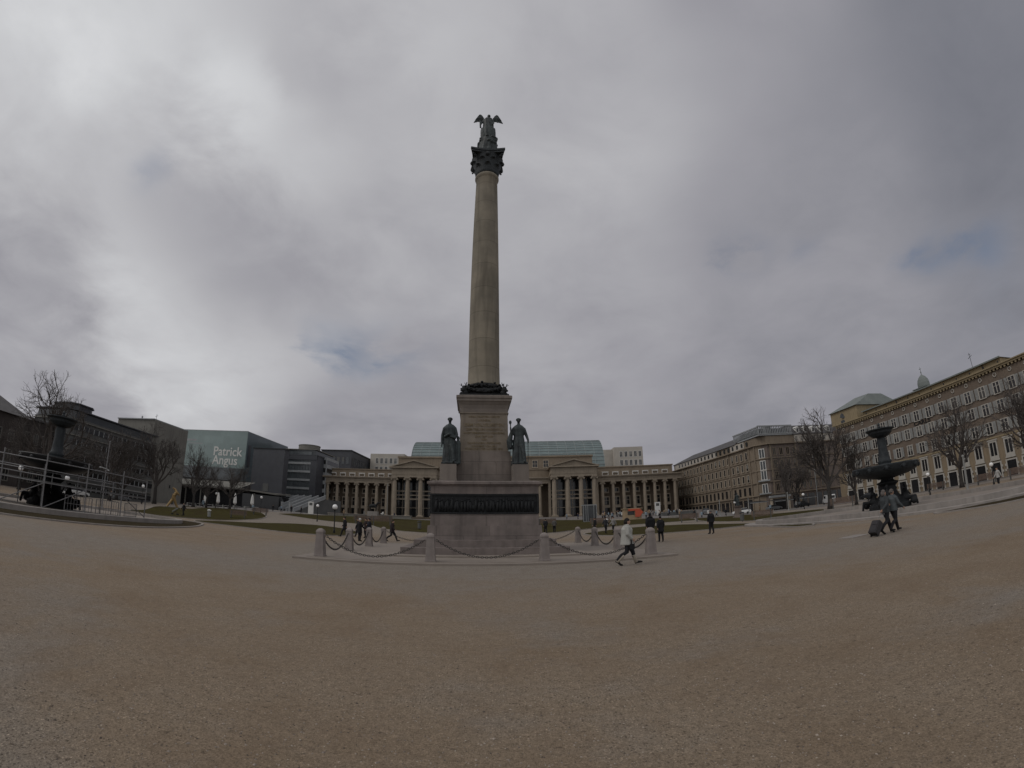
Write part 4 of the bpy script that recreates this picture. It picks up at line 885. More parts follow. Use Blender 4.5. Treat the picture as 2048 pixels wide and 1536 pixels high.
s.build('cornice', M['ochre'], b)
s = MB(); s.box(XL + 9, -42.5, .9, 17, 19.3, 20.55); s.build('attic_wall', M['ochre'], b)
for k in range(12): MB().box(XL + 10 + k * 3.3, XL + 10.25 + k * 3.3, .84, .9, 19.75, 20.05).build('attic_vent', M['glassdark'], b)
for k in (6, 13): MB().box(XL + k * 3.3, XL + k * 3.3 + .12, .78, .9, 19.3, 20.5).build('downpipe', M['glassdark'], b)
s = MB(); s.add([(XL + 9, .4, 20.55), (-42.2, .4, 20.55), (-42.2, 17.5, 20.55), (XL + 9, 17.5, 20.55), (XL + 12, 5, 21.7), (-46, 5, 21.7)], [(0, 1, 5, 4), (2, 3, 4, 5), (3, 0, 4), (1, 2, 5), (3, 2, 1, 0)]); s.box(XL + 9, -42.2, .25, .45, 20.45, 20.7)
s.build('copper_roof', M['copper'], b)
s = MB(); s.box(XL - 1.6, XL + 8, -.08, 17, 19.3, 22.6); s.build('corner_tower', M['ochre'], b)
s = MB(); a0, a1 = XL - 2.1, XL + 8.5; s.add([(a0, -.6, 22.6), (a1, -.6, 22.6), (a1, 17.5, 22.6), (a0, 17.5, 22.6), (a0 + 4.5, 6, 25.8), (a1 - 1, 6, 25.6), (a1 - 1, 11, 25.6), (a0 + 4.5, 11, 25.8)], [(0, 1, 5, 4), (1, 2, 6, 5), (2, 3, 7, 6), (3, 0, 4, 7), (4, 5, 6, 7), (3, 2, 1, 0)]); s.build('tower_roof', M['copper'], b)
s = MB(); s.lathe([(.6, 20.6), (.6, 20.9)], 3, XL + 3, -.05); s.slab([(XL + 1.9, 20.9), (XL + 3.4, 20.9), (XL + 3.2, 21.6), (XL + 2.65, 21.9), (XL + 2.1, 21.6)], .1, 'y', -.14); s.box(XL + 2, XL + 3.3, -.16, -.06, 18.9, 20.1); s.build('window_arch', M['glassmid'], b)
cu = MB(); cu.box(-1.7, 1.7, -1.7, 1.7, 20.9, 21.7); cu.box(-2.0, 2.0, -2.0, 2.0, 21.7, 21.85); cu.lathe([(1.35, 21.85), (1.42, 22.2), (1.40, 22.9), (1.2, 23.6), (.8, 24.2), (.35, 24.6), (.1, 24.75), (.08, 25.3)], 16); cu.tube([(0, 0, 25.2), (0, 0, 26.4)], .05, 5); cu.tube([(-.3, 0, 26), (.3, 0, 26)], .05, 5); cu.ell((0, 0, 25.3), .16, 6, 5)
o = cu.build('cupola', M['copper'], b); o.location = (-63.6, 4.4, -.4)
s = MB(); s.tube([(-50.9, 5, 21), (-50.9, 5, 24.6)], .05, 4); s.tube([(-51.4, 5, 23.6), (-50.4, 5, 24.0)], .05, 4); s.tube([(-51.2, 5, 24.3), (-50.6, 5, 24.3)], .04, 4); s.build('antenna', M['blackmetal'], b)
wx = [-47.5 + 3.32 * k for k in range(-12, 10)]
shm = []
for sg in (-1, 1):
    sh = MB(); sh.box(sg * 1.17 - .36, sg * 1.17 + .36, -.2, -.1, -.1, 1.95)
    for j in range(8): sh.box(sg * 1.17 - .30, sg * 1.17 + .30, -.23, -.195, .05 + j * .22, .13 + j * .22)
    sh = sh.mesh('shutter'); sh.materials.append(M['shutter']); shm.append(sh)
wgv = []
for vi in range(4):
    wg = MB(); wg.box(-.62, .62, -.05, .05, 0, 1.85)
    if vi: wg.box(-.6, .6, -.062, -.05, 1.85 - (.6, 1.1, 1.83)[vi - 1], 1.84)
    wgm = wg.mesh('window'); wgm.materials.append(M['glassdark']); wgm.materials.append(BLINDS[max(0, vi - 1)])
    for p_ in list(wgm.polygons)[6:]: p_.material_index = 1
    wgv.append(wgm)
fr = MB(); fr.box(-.8, -.62, -.16, .02, -.12, 2.0); fr.box(.62, .8, -.16, .02, -.12, 2.0); fr.box(-.62, .62, -.16, .02, 1.85, 2.0); fr.box(-.85, .85, -.24, .02, -.26, -.12); fr.box(-.09, .09, -.14, 0, 0, 1.85); fr.box(-.62, .62, -.1, 0, 1.2, 1.27); frm = fr.mesh('frame'); frm.materials.append(M['trim'])
tf = MB(); tf.box(-.95, -.68, -.2, .02, -.7, 2.6); tf.box(.68, .95, -.2, .02, -.7, 2.6); tf.box(-.68, .68, -.2, .02, 2.25, 2.6); tf.box(-.68, .68, -.2, .02, -.7, -.1); tf.box(-1.1, 1.1, -.3, .02, 2.6, 2.8); tf.box(-.07, .07, -.14, 0, -.1, 2.25); tf.box(-1.05, 1.05, -.26, .02, -.95, -.7); tfm = tf.mesh('frame'); tfm.materials.append(M['trim'])
tg = MB(); tg.box(-.68, .68, -.05, .05, -.1, 2.25); tgm = tg.mesh('window'); tgm.materials.append(M['glassdark'])
dg_ = MB(); dg_.box(-.95, .95, -.08, .05, 0, 2.75); dgm = dg_.mesh('door'); dgm.materials.append(M['glassdark'])
df = MB(); df.box(-1.2, -.95, -.2, .02, 0, 3.0); df.box(.95, 1.2, -.2, .02, 0, 3.0); df.box(-.95, .95, -.2, .02, 2.75, 3.0); df.box(-1.5, -1.15, -.26, .02, 1.0, 1.4); df.box(1.15, 1.5, -.26, .02, 1.0, 1.4); df.box(-1.42, -1.18, -.24, .02, 1.9, 2.3); df.box(1.18, 1.42, -.24, .02, 1.9, 2.3); dfm = df.mesh('frame'); dfm.materials.append(M['trim'])
for k, x in enumerate(wx):
    if x > -6: continue
    for r_, z in enumerate((14.6, 11.4, 8.0)):
        if r_ == 2 and (k * 7 + 3) % 5 == 0 and False: continue
        o = ob('window', wgv[WR.choice((0, 0, 1, 2, 3))], None, b); o.location = (x, -.02, z); ob('frame', frm, None, o)
        if not (r_ == 2 and k % 2 == 0 and k < 9): ob('shutter', shm[0], None, o); ob('shutter', shm[1], None, o)
    o = ob('window', tgm, None, b); o.location = (x, -.08, 4.1); ob('frame', tfm, None, o)
    o = ob('door', dgm, None, b); o.location = (x, -.08, -.05); ob('frame', dfm, None, o)
md = MB(); md.tube([(.34 * math.cos(t * .5236), -.08, .34 * math.sin(t * .5236)) for t in range(13)], .09, 5); mdm = md.mesh('medallion', True); mdm.materials.append(M['trim'])
for x in wx:
    if x < -6: o = ob('medallion', mdm, None, b); o.location = (x + .2, 0, 17.75)
s = MB(); v, fcs = textmesh("CARLS", 1.15, .05, .02, 'LEFT'); s.add([(p[0] * 1.35 - 65.3, p[1] - .06, p[2] + 13.55) for p in v], fcs); s.build('lettering', M['blackmetal'], b)

# ------------------------------------------------------------------ corner hotel (two wings)
hx, hy = 69.5, 115.7
b = tag(empty('corner_hotel', (hx, hy, 0), -6 * D2R + 6 * D2R + 4.5 * D2R), 'six storey brown sandstone corner building with a grey mansard roof and attic balustrade', 'building')
# local x runs along the square front, local y runs back along the side street
s = MB(); s.prism([(1.2, 1.2), (2.4, 0), (44, 0), (44, 20), (18, 20), (18, 2.9), (2.9, 2.9)], -2, 19.0); s.build('front_wall', M['hotel2'], b)
s = MB(); s.prism([(1.2, 1.2), (2.88, 2.92), (17.9, 2.92), (17.9, 62), (0, 62), (0, 2.4)], -2, 19.0); s.build('street_wall', M['hotel'], b)
s = MB()
for z, p in ((4.6, .5), (8.2, .35), (11.6, .2), (14.9, .25), (18.9, .7)):
    q = .41 * p; s.prism([(2.4, 0), (2.4 - q, -p), (44, -p), (44, 0)], z, z + .3); s.prism([(0, 2.4), (0, 62), (-p, 62), (-p, 2.4 - q)], z, z + .3); s.prism([(0, 2.4), (-p, 2.4 - q), (2.4 - q, -p), (2.4, 0)], z, z + .3)
for y in (2.7, 5.6, 17.5, 35, 52): s.box(-.3, 0, y, y + .5, 0, 19)
for x in (3.2, 12.6): s.box(x, x + .5, -.25, 0, 0, 19)
s.build('cornice', M['hotel'], b)
s = MB(); s.prism([(.6, 2.9), (2.9, .6), (44, .6), (44, 20), (17, 20), (17, 61.5), (.6, 61.5)], 19.2, 21.5); s.build('attic_storey', M['hotel'], b)
for q in ((13.5, 40, .45, .65, 19.4, 21.5), (.42, .62, 26, 60, 19.4, 21.3), (.42, .62, 9, 17, 19.4, 21.3)): MB().box(*q).build('pale_attic_front', M['white_render'], b)
s = MB(); s.add([(12.6, .2, 21.6), (44, .2, 21.6), (44, 19, 21.6), (12.6, 19, 21.6), (12.6, 3.2, 24.8), (41, 3.2, 24.8), (41, 16, 24.8), (12.6, 16, 24.8)], [(0, 1, 5, 4), (1, 2, 6, 5), (2, 3, 7, 6), (3, 0, 4, 7), (4, 5, 6, 7)])
s.add([(.1, 14, 21.4), (.1, 62.5, 21.4), (8.5, 62.5, 21.4), (5, 14, 24.4), (5, 52, 24.2), (8.5, 14, 24.4), (17, 14, 21.4), (17, 62.5, 21.4)], [(1, 0, 3, 4), (1, 4, 2), (3, 0, 6, 5), (3, 5, 4), (5, 6, 7), (5, 7, 4), (4, 7, 2)])
s.build('mansard_roof', M['roofslate'], b)
s = MB(); s.box(.3, 12.8, .3, 12, 21.6, 22.0); s.box(.2, 12.9, .2, .5, 22.0, 22.2)
for k in range(20): s.box(.4 + k * .63, .62 + k * .63, .35, .55, 22.2, 24.2)
for k in range(20): s.box(.3, .5, .7 + k * .7, .95 + k * .7, 22.2, 24.0)
s.box(.2, 12.9, .25, .65, 24.2, 24.55); s.box(.2, .6, .3, 14.5, 24.0, 24.35); s.box(3.6, 5.6, 1, 3.5, 21.6, 24.6); s.build('balustrade', M['lightpanel'], b)
s = MB(); s.box(1.5, 12, 2.5, 12, 22, 24.0); s.build('roof_room', M['glassmid'], b)
dm = MB(); dm.box(-.6, .6, -.1, 2.2, 0, 1.5); dm.slab([(-.75, 1.5), (.75, 1.5), (0, 2.0)], 2.2, 'y', -.15); dmm = dm.mesh('dormer'); dmm.materials.append(M['white'])
dp = MB(); dp.box(-.35, .35, -.14, -.1, .25, 1.3); dpm = dp.mesh('pane'); dpm.materials.append(M['glassdark'])
for x in (15.4, 18.6, 21.8, 25, 28.2): o = ob('dormer', dmm, None, b); o.location = (x, .8, 22.1); ob('pane', dpm, None, o)
win_grid(b, [14.2 + 2.3 * k for k in range(8)], (19.6,), .8, 1.4, M['white_render'], M['glassdark'], y=.45)
win_grid(b, [4.8 + 2.5 * k for k in range(9)], (15.8, 12.3, 8.9, 5.6), 1.05, 2.0, M['hotel'], M['glassdark'], mull=1, prot=.16, fr=.18)
win_grid(b, [7.4 + 2.7 * k for k in range(19)], (15.8, 12.4, 9.0), 1.0, 2.0, M['band'], M['glassdark'], face='x-', x_at=-.05, mull=0, prot=.2, fr=.16)
s = MB(); 
for k in range(19):
    for z, h in ((19.8, 1.2), (5.2, 2.3)): s.box(-.12 if z < 19 else .36, .02 if z < 19 else .46, 6.9 + 2.7 * k, 7.9 + 2.7 * k, z, z + h)
    s.box(-.14, 0, 6.6 + 2.7 * k, 8.4 + 2.7 * k, .4, 3.9)
s.build('window_row', M['glassdark'], b)['kind'] = 'stuff'
# corner bay
MB().prism([(0, 2.39), (-.7, 1.7), (1.7, -.7), (2.39, 0)], 4.95, 5.3).build('bay_ledge', M['lightpanel'], b); MB().prism([(0, 2.39), (-.55, 1.85), (1.85, -.55), (2.39, 0)], 8.55, 8.95).build('bay_ledge', M['lightpanel'], b)
cb = MB(); cb.box(-.75, .75, -.06, .05, 0, 2.3); cbm = cb.mesh('bay_window'); cbm.materials.append(M['glassmid'])
ff = MB(); 
for q in (-.85, -.1, .7): ff.box(q, q + .16, -.14, .02, -.1, 2.4)
ff.box(-.85, .86, -.14, .02, 2.3, 2.5); ff.box(-.95, .95, -.22, .02, -.3, -.1); ffm = ff.mesh('frame'); ffm.materials.append(M['white'])
for z in (15.4, 12.0, 9.2, 5.4):
    o = ob('bay_window', cbm, None, b); o.location = (1.18, 1.18, z); o.rotation_euler = (0, 0, -math.pi / 4); ob('frame', ffm, None, o)
s = MB(); s.box(1.2, 8.6, -.9, -.1, 3.7, 4.3); s.build('entrance_canopy', M['lightpanel'], b)
s = MB(); s.box(1.6, 2.1, -.7, 0, 0, 3.7); s.box(7.8, 8.3, -.7, 0, 0, 3.7); s.box(2.1, 7.8, -.3, 0, 2.6, 3.7); s.build('entrance_surround', M['band'], b)
s = MB(); s.box(2.2, 7.7, -.35, -.3, .1, 3.3)
for k in range(9): s.box(10 + 3 * k, 12.3 + 3 * k, -.1, 0, .3, 3.9)
s.build('shop_window', M['glassdark'], b)

# ------------------------------------------------------------------ fountains
def superell(cx, cy, a, b_, p, rz, n=72):
    out = []
    for i in range(n):
        t = 2 * math.pi * i / n; c, s_ = math.cos(t), math.sin(t); x = a * abs(c) ** (2 / p) * (1 if c > 0 else -1); y = b_ * abs(s_) ** (2 / p) * (1 if s_ > 0 else -1)
        out.append((cx + x * math.cos(rz) - y * math.sin(rz), cy + x * math.sin(rz) + y * math.cos(rz)))
    return out
def ringwall(s, cx, cy, a, b_, p, rz, w, z0, z1):
    o_ = superell(cx, cy, a, b_, p, rz); i_ = superell(cx, cy, a - w, b_ - w, p, rz); n = len(o_)
    vs = [(x, y, z0) for x, y in o_] + [(x, y, z1) for x, y in o_] + [(x, y, z1) for x, y in i_] + [(x, y, z0) for x, y in i_]
    fs = []
    for i in range(n):
        j = (i + 1) % n
        for k in range(3): fs.append((k * n + i, k * n + j, (k + 1) * n + j, (k + 1) * n + i))
    s.add(vs, fs)
def fountain(c, label, shift, dark=False, A=8.6, B=12.6, lip=.42):
    ft = tag(empty('fountain', (c[0], c[1], 0), MYAW), label, 'fountain', 'twin cast iron fountains beside the column')
    s = MB(); ringwall(s, shift[0], shift[1], A, B, 3, 0, .5, -.1, lip)
    if not dark: ringwall(s, shift[0], shift[1], A + .9, B + .9, 3, 0, 1.0, -.1, .13)
    s.build('basin_rim', M['white_kerb'], ft)
    s = MB(); s.prism(superell(shift[0], shift[1], A - .5, B - .5, 3, 0), -.2, .08); s.build('basin_floor', M['paving'], ft)
    s = MB(); s.lathe([(1.7, .05), (1.7, .4), (1.4, .5), (1.05, .7), (.95, 1.0), (.7, 1.3), (.62, 1.8), (.85, 2.0), (.9, 2.1), (.55, 2.2), (.5, 2.4), (.8, 2.6)], 28); rr = random.Random(12)
    for k in range(4):      # river figures round the shaft
        a = k * math.pi / 2 + .6; ux, uy = math.cos(a), math.sin(a); cx, cy = 1.25 * ux, 1.25 * uy
        s.ell((cx, cy, .75), (.42, .42, .34), 9, 7); s.tube([(cx, cy, .8), (cx * 1.05, cy * 1.05, 1.2), (cx * 1.02, cy * 1.02, 1.5)], [.3, .26, .17], 9); s.ell((cx * 1.04, cy * 1.04, 1.75), (.15, .15, .19), 8, 7)
        s.tube([(cx * 1.0, cy * 1.0, 1.42), (cx * 1.2 - uy * .45, cy * 1.2 + ux * .45, 1.15), (cx * 1.35 - uy * .5, cy * 1.35 + ux * .5, .9)], [.11, .09, .06], 7)
        s.tube([(cx, cy, 1.42), (cx * 1.15 + uy * .45, cy * 1.15 - ux * .45, 1.25), (cx * 1.2 + uy * .55, cy * 1.2 - ux * .55, 1.7)], [.11, .09, .06], 7)
        s.tube([(cx * 1.1, cy * 1.1, .7), (cx * 1.65 - uy * .2, cy * 1.65 + ux * .2, .75), (cx * 1.75 - uy * .2, cy * 1.75 + ux * .2, .15)], [.2, .15, .1], 8)
        s.ell((cx * 1.55 + uy * .5, cy * 1.55 - ux * .5, .5), (.3, .3, .3), 8, 6)
    ob('pedestal_figures', remesh(s, .05, 1), M['sheet'] if dark else M['darkbronze'], ft)
    s = MB(); s.lathe([(.6, 2.38), (.9, 2.44), (1.8, 2.60), (2.35, 2.80), (2.58, 2.98), (2.62, 3.18), (2.72, 3.3), (2.70, 3.38), (2.55, 3.36), (2.4, 3.15), (1.5, 2.95), (.4, 2.9)], 48)
    for k in range(12):
        a = k * math.pi / 6 + .2; ux, uy = math.cos(a), math.sin(a); s.ell((2.62 * ux, 2.62 * uy, 3.1), (.16, .16, .2), 8, 6); s.tube([(2.6 * ux - .3 * uy, 2.6 * uy + .3 * ux, 3.02), (2.66 * ux, 2.66 * uy, 3.3), (2.6 * ux + .3 * uy, 2.6 * uy - .3 * ux, 3.02)], .05, 5)
    o = s.build('large_bowl', M['capbronze'] if not dark else M['blackmetal'], ft, smooth=True)
    s = MB(); s.lathe([(.55, 2.9), (.62, 3.2), (.62, 3.4), (.5, 3.45), (.52, 3.6), (.60, 3.7), (.46, 3.85), (.42, 4.2), (.36, 4.8), (.40, 5.3), (.34, 5.5), (.3, 5.7)], 20); s.build('shaft', M['capbronze'], ft, smooth=True)
    s = MB(); s.lathe([(.3, 5.55), (.7, 5.68), (.95, 5.9), (1.0, 6.05), (1.2, 6.16), (1.2, 6.22), (1.05, 6.2), (.6, 6.05), (.1, 6.05)], 32); s.lathe([(.16, 6.0), (.13, 6.3), (.15, 6.42), (.09, 6.5), (.11, 6.62), (.03, 6.75)], 10); s.build('small_bowl', M['capbronze'], ft, smooth=False)
    return ft
fountain((28.5, 28.1), 'dark two tier fountain in a pale oval basin, beyond the couple with the suitcase', (-.2, -1.0))
fountain((-31.1, 21.7), 'dark two tier fountain in a low basin, enclosed by tube scaffolding', (0.0, -.6), True, 7.3, 11.8, .30)
o, pl = patch('lawn', [(-33.6, 35.5), (-30, 37.0), (-27.3, 35.3), (-22.9, 28.6), (-19.9, 21), (-19.6, 15), (-21.5, 8), (-25, 2), (-32, 0), (-38, 4), (-42, 12), (-43, 22), (-40, 31)], M['grassbrown'], 0.03, 2.5); kerb(pl, .2, .07)
o, pl = patch('lawn', [(19.5, 17), (20.7, 13.0), (24.5, 11.6), (31, 9.5), (38, 8), (38, 11), (32, 12.5), (26, 13.8), (22.5, 15)], M['grassbrown'], 0.03, 2.0); kerb(pl, .2, .06)

# scaffolding round the basin
sc = tag(empty('scaffolding', (0, 0, 0)), 'grey tube scaffolding with guard rails round the dark fountain', 'scaffolding')
ptsf = [(-33.5, 15.6), (-30.6, 17.2), (-28.0, 18.9), (-27.0, 21.6), (-26.9, 24.8), (-28.2, 28.6)]
back = [(-34.5, 18.4), (-32.1, 19.6), (-30.2, 21.0), (-29.4, 22.7), (-29.4, 25.0), (-30.6, 27.2)]
hts = [3.1, 3.2, 3.3, 3.2, 3.2, 2.9]
for k, (x, y) in enumerate(ptsf):
    MB().tube([(x, y, .08), (x, y, hts[k] + .1)], .045, 6).box(x - .1, x + .1, y - .1, y + .1, .07, .1).build('standard', M['galv'], sc)
for k, (x, y) in enumerate(back): MB().tube([(x, y, .08), (x, y, 2.5)], .04, 6).build('standard', M['galv'], sc)
MB().tube([(-29.6, 19.9, .1), (-29.6, 19.9, 3.3)], .045, 6).build('standard', M['galv'], sc)
for z in (1.62, 2.02, 2.4, 2.95):
    for k in range(5):
        a, b_ = ptsf[k], ptsf[k + 1]; MB().tube([(a[0], a[1], z), (b_[0], b_[1], z)], .034, 5).build('ledger', M['galv'], sc)
for k in range(5):
    a, b_ = back[k], back[k + 1]; MB().tube([(a[0], a[1], 2.35), (b_[0], b_[1], 2.35)], .034, 5).build('ledger', M['galv'], sc)
for k in range(6):
    a, b_ = ptsf[k], back[k]; MB().tube([(a[0], a[1], 1.62), (b_[0], b_[1], 1.62)], .034, 5).build('ledger', M['galv'], sc)
for k, (i, z0, z1) in enumerate([(0, 1.6, .1), (1, 1.6, .1), (2, .1, 1.6), (4, .2, 1.6)]):
    a, b_ = ptsf[i], ptsf[i + 1]; MB().tube([(a[0], a[1], z1 if k % 2 else z0), (b_[0], b_[1], z0 if k % 2 else z1)], .034, 5).build('brace', M['galv'], sc)
for k in range(5):
    s = MB(); a, b_, c_, d_ = ptsf[k], ptsf[k + 1], back[k + 1], back[k]
    s.add([(*a, 1.67), (*b_, 1.67), (*c_, 1.67), (*d_, 1.67), (*a, 1.72), (*b_, 1.72), (*c_, 1.72), (*d_, 1.72)], [(0, 3, 2, 1), (4, 5, 6, 7), (0, 1, 5, 4), (1, 2, 6, 5), (2, 3, 7, 6), (3, 0, 4, 7)]); s.build('deck', M['concrete2'], sc)
# mesh fence panels on the basin floor
def fence_panel(a, b_, z0=.1, h=1.0):
    s = MB(); A, B = Vector((*a, z0)), Vector((*b_, z0)); n = 9
    for k in range(n + 1): p = A.lerp(B, k / n); s.tube([p, p + Vector((0, 0, h))], .014 if 0 < k < n else .03, 4)
    for z in (.08, h * .5, h): s.tube([A + Vector((0, 0, z)), B + Vector((0, 0, z))], .022, 4)
    return s
FP = [((-37.5, 13.2), (-35.4, 14.0)), ((-35.2, 14.1), (-33.4, 15.2)), ((-32.8, 15.6), (-31.0, 16.7)), ((-27.6, 20.4), (-27.1, 22.3)), ((-27.0, 22.6), (-26.9, 24.6)), ((-27.1, 25.4), (-27.9, 27.4))]
FLB = ['outermost grey fence panel at the end of the scaffolding', 'second grey fence panel from the outer end of the scaffolding', 'third grey fence panel, just before the double scaffold pole', 'fence panel before the dark fountain foot', 'fence panel right after the dark fountain foot', 'last fence panel near the grass tip of the scaffolded basin']
for (a, b_), lb in zip(FP, FLB): tag(fence_panel(a, b_).build('fence_panel', M['galv']), lb.replace('right ', ''), 'fence', 'fence panels in the scaffolded basin')

# ------------------------------------------------------------------ bare trees
def tree_mesh(seed, h=13.0, spread=.5, fork=.28, lean=0.0, dens=1.0):
    rr = random.Random(seed); tr = MB(); cr = MB(); r0 = h * .019 + .05
    def rnd(d, amt):
        v = Vector((rr.gauss(0, 1), rr.gauss(0, 1), rr.gauss(0, 1))); v = (v - d * v.dot(d)); return (d + v.normalized() * amt).normalized()
    hf = h * fork
    p = Vector((0, 0, -.1)); pts = [p]; d = Vector((lean, 0, 1)).normalized(); rs = [r0 * 1.55]
    for k in range(4): p = p + rnd(d, .05) * (hf / 4); pts.append(p.copy()); rs.append(r0 * (1.05 - .08 * k))
    tr.tube(pts, rs, 10)
    cz, rx, rz_ = h * .62, h * spread, h * .42
    def grow(p, d, L_, r, lev):
        n = 3 if lev < 2 else 2; pts = [p]; rs = [r]; q = p.copy(); dd = d
        for k in range(n):
            dd = rnd(dd, .18 + .05 * lev); dd.z += .07 if lev < 3 else .03; dd.normalize(); q = q + dd * (L_ / n); pts.append(q.copy()); rs.append(r * (1 - .42 * (k + 1) / n))
        cr.tube(pts, rs, 6 if lev < 2 else (4 if lev < 3 else 3))
        if lev >= 5 or r < .006: return
        kids = {0: 3, 1: 3, 2: 4, 3: 3, 4: 3}[lev]
        kids = max(2, int(kids * dens + rr.random()))
        for k in range(kids):
            t = rr.uniform(.3, 1.0) if k else 1.0; i = min(int(t * n), n - 1); b = pts[i].lerp(pts[i + 1], t * n - i)
            nd = rnd(dd if k == 0 else d, rr.uniform(.45, .85) if k else .3)
            nl = L_ * rr.uniform(.58, .78); nr = r * (.60 if k else .70) * rr.uniform(.85, 1)
            e_ = b + nd * nl; q_ = ((e_.x / rx) ** 2 + (e_.y / rx) ** 2 + ((e_.z - cz) / rz_) ** 2)
            if q_ > 1.15: nl *= .55
            grow(b, nd, nl, max(nr, .0065), lev + 1)
    nl = 6
    for k in range(nl):
        a = k * 6.283 / nl + rr.uniform(-.4, .4); el = rr.uniform(.62, 1.2); dr = Vector((math.cos(a) * math.cos(el), math.sin(a) * math.cos(el), math.sin(el)))
        grow(pts[-1] - Vector((0, 0, rr.uniform(0, hf * .25))), dr, h * rr.uniform(.24, .33), r0 * .62, 0)
    grow(pts[-1], Vector((0, 0, 1)), h * .28, r0 * .75, 0)
    return tr, cr
TV = []
for sd, sp, fk, dn in ((11, .36, .24, 1.0), (23, .33, .28, 1.05), (37, .30, .30, .95), (41, .42, .22, 1.0)):
    a, c = tree_mesh(sd, 13.0, sp, fk, 0, dn); ma, mc = a.mesh('trunk', True), c.mesh('crown'); ma.materials.append(M['bark']); mc.materials.append(M['twig']); TV.append((ma, mc))
def tree(x, y, h, v, rz, label, group='bare trees round the square', wide=1.0):
    z = zt(x, y); t = tag(empty('bare_tree', (x, y, z), rz), label, 'tree', group); k = h / 13.0; t.scale = (k * wide, k * wide, k)
    ob('trunk', TV[v][0], None, t); ob('crown', TV[v][1], None, t)
for a in [
 (44.6, 56.0, 14.2, 1, .3, 'tall bare tree before the gap between corner hotel and brick building'),
 (50.6, 57.0, 10.4, 0, 1.1, 'smaller bare tree behind the unscaffolded fountain, next to the taller one'),
 (63.2, 46.6, 13.6, 3, 2.2, 'broad bare tree in front of the brick building, by the white pole'),
 (46.0, 25.0, 9.6, 0, 4.0, 'bare tree cut by the picture edge before the brick building'),
 (61.0, 92.0, 13.2, 2, .9, 'slender bare tree before the corner hotel entrance'),
 (66.5, 96.0, 12.0, 1, 2.9, 'bare tree before the hotel front, beside the slender one'),
 (-68.5, 72.0, 15.2, 1, .7, 'bare tree with a straight trunk in front of the beige concrete block'),
 (-60.0, 74.0, 11.6, 0, 2.0, 'forked bare tree in front of the glass cube, next to the golden sculpture'),
 (-54.5, 78.5, 9.8, 3, 5.1, 'wide low bare tree before the terrace pavilion and the white lettering'),
 (-62.0, 42.0, 16.4, 0, 1.5, 'large bare tree towering behind the scaffolded fountain'),
 (-60.0, 24.5, 14.0, 1, 3.3, 'bare tree at the picture edge before the hipped roof'),
 (-67.0, 59.0, 12.6, 2, .2, 'bare tree before the banded office block'),
 (-73.0, 66.0, 13.0, 0, 2.7, 'bare tree between the banded office and the beige concrete block'),
 (-72.0, 39.0, 9.5, 0, 4.4, 'dark bushy bare tree before the lower dark townhouse'),
 (-68.0, 31.0, 9.5, 2, 5.6, 'bare tree between the hipped roof and the fountain'),
 (-82.0, 76.0, 13.5, 3, 1.9, 'bare tree further back before the beige concrete block'),
 (-63.0, 82.0, 9.5, 2, 3.9, 'thin bare tree behind the golden sculpture'),
 (-75.0, 34.0, 11.0, 1, 2.2, 'bare tree close to the wall of the hipped roof building'),
 (-77.0, 47.0, 11.5, 0, .8, 'bare tree at the wall of the lower dark townhouse'),
 (-80.0, 63.0, 11.5, 1, 4.8, 'bare tree close to the banded office facade'),
 ]: tree(*a)

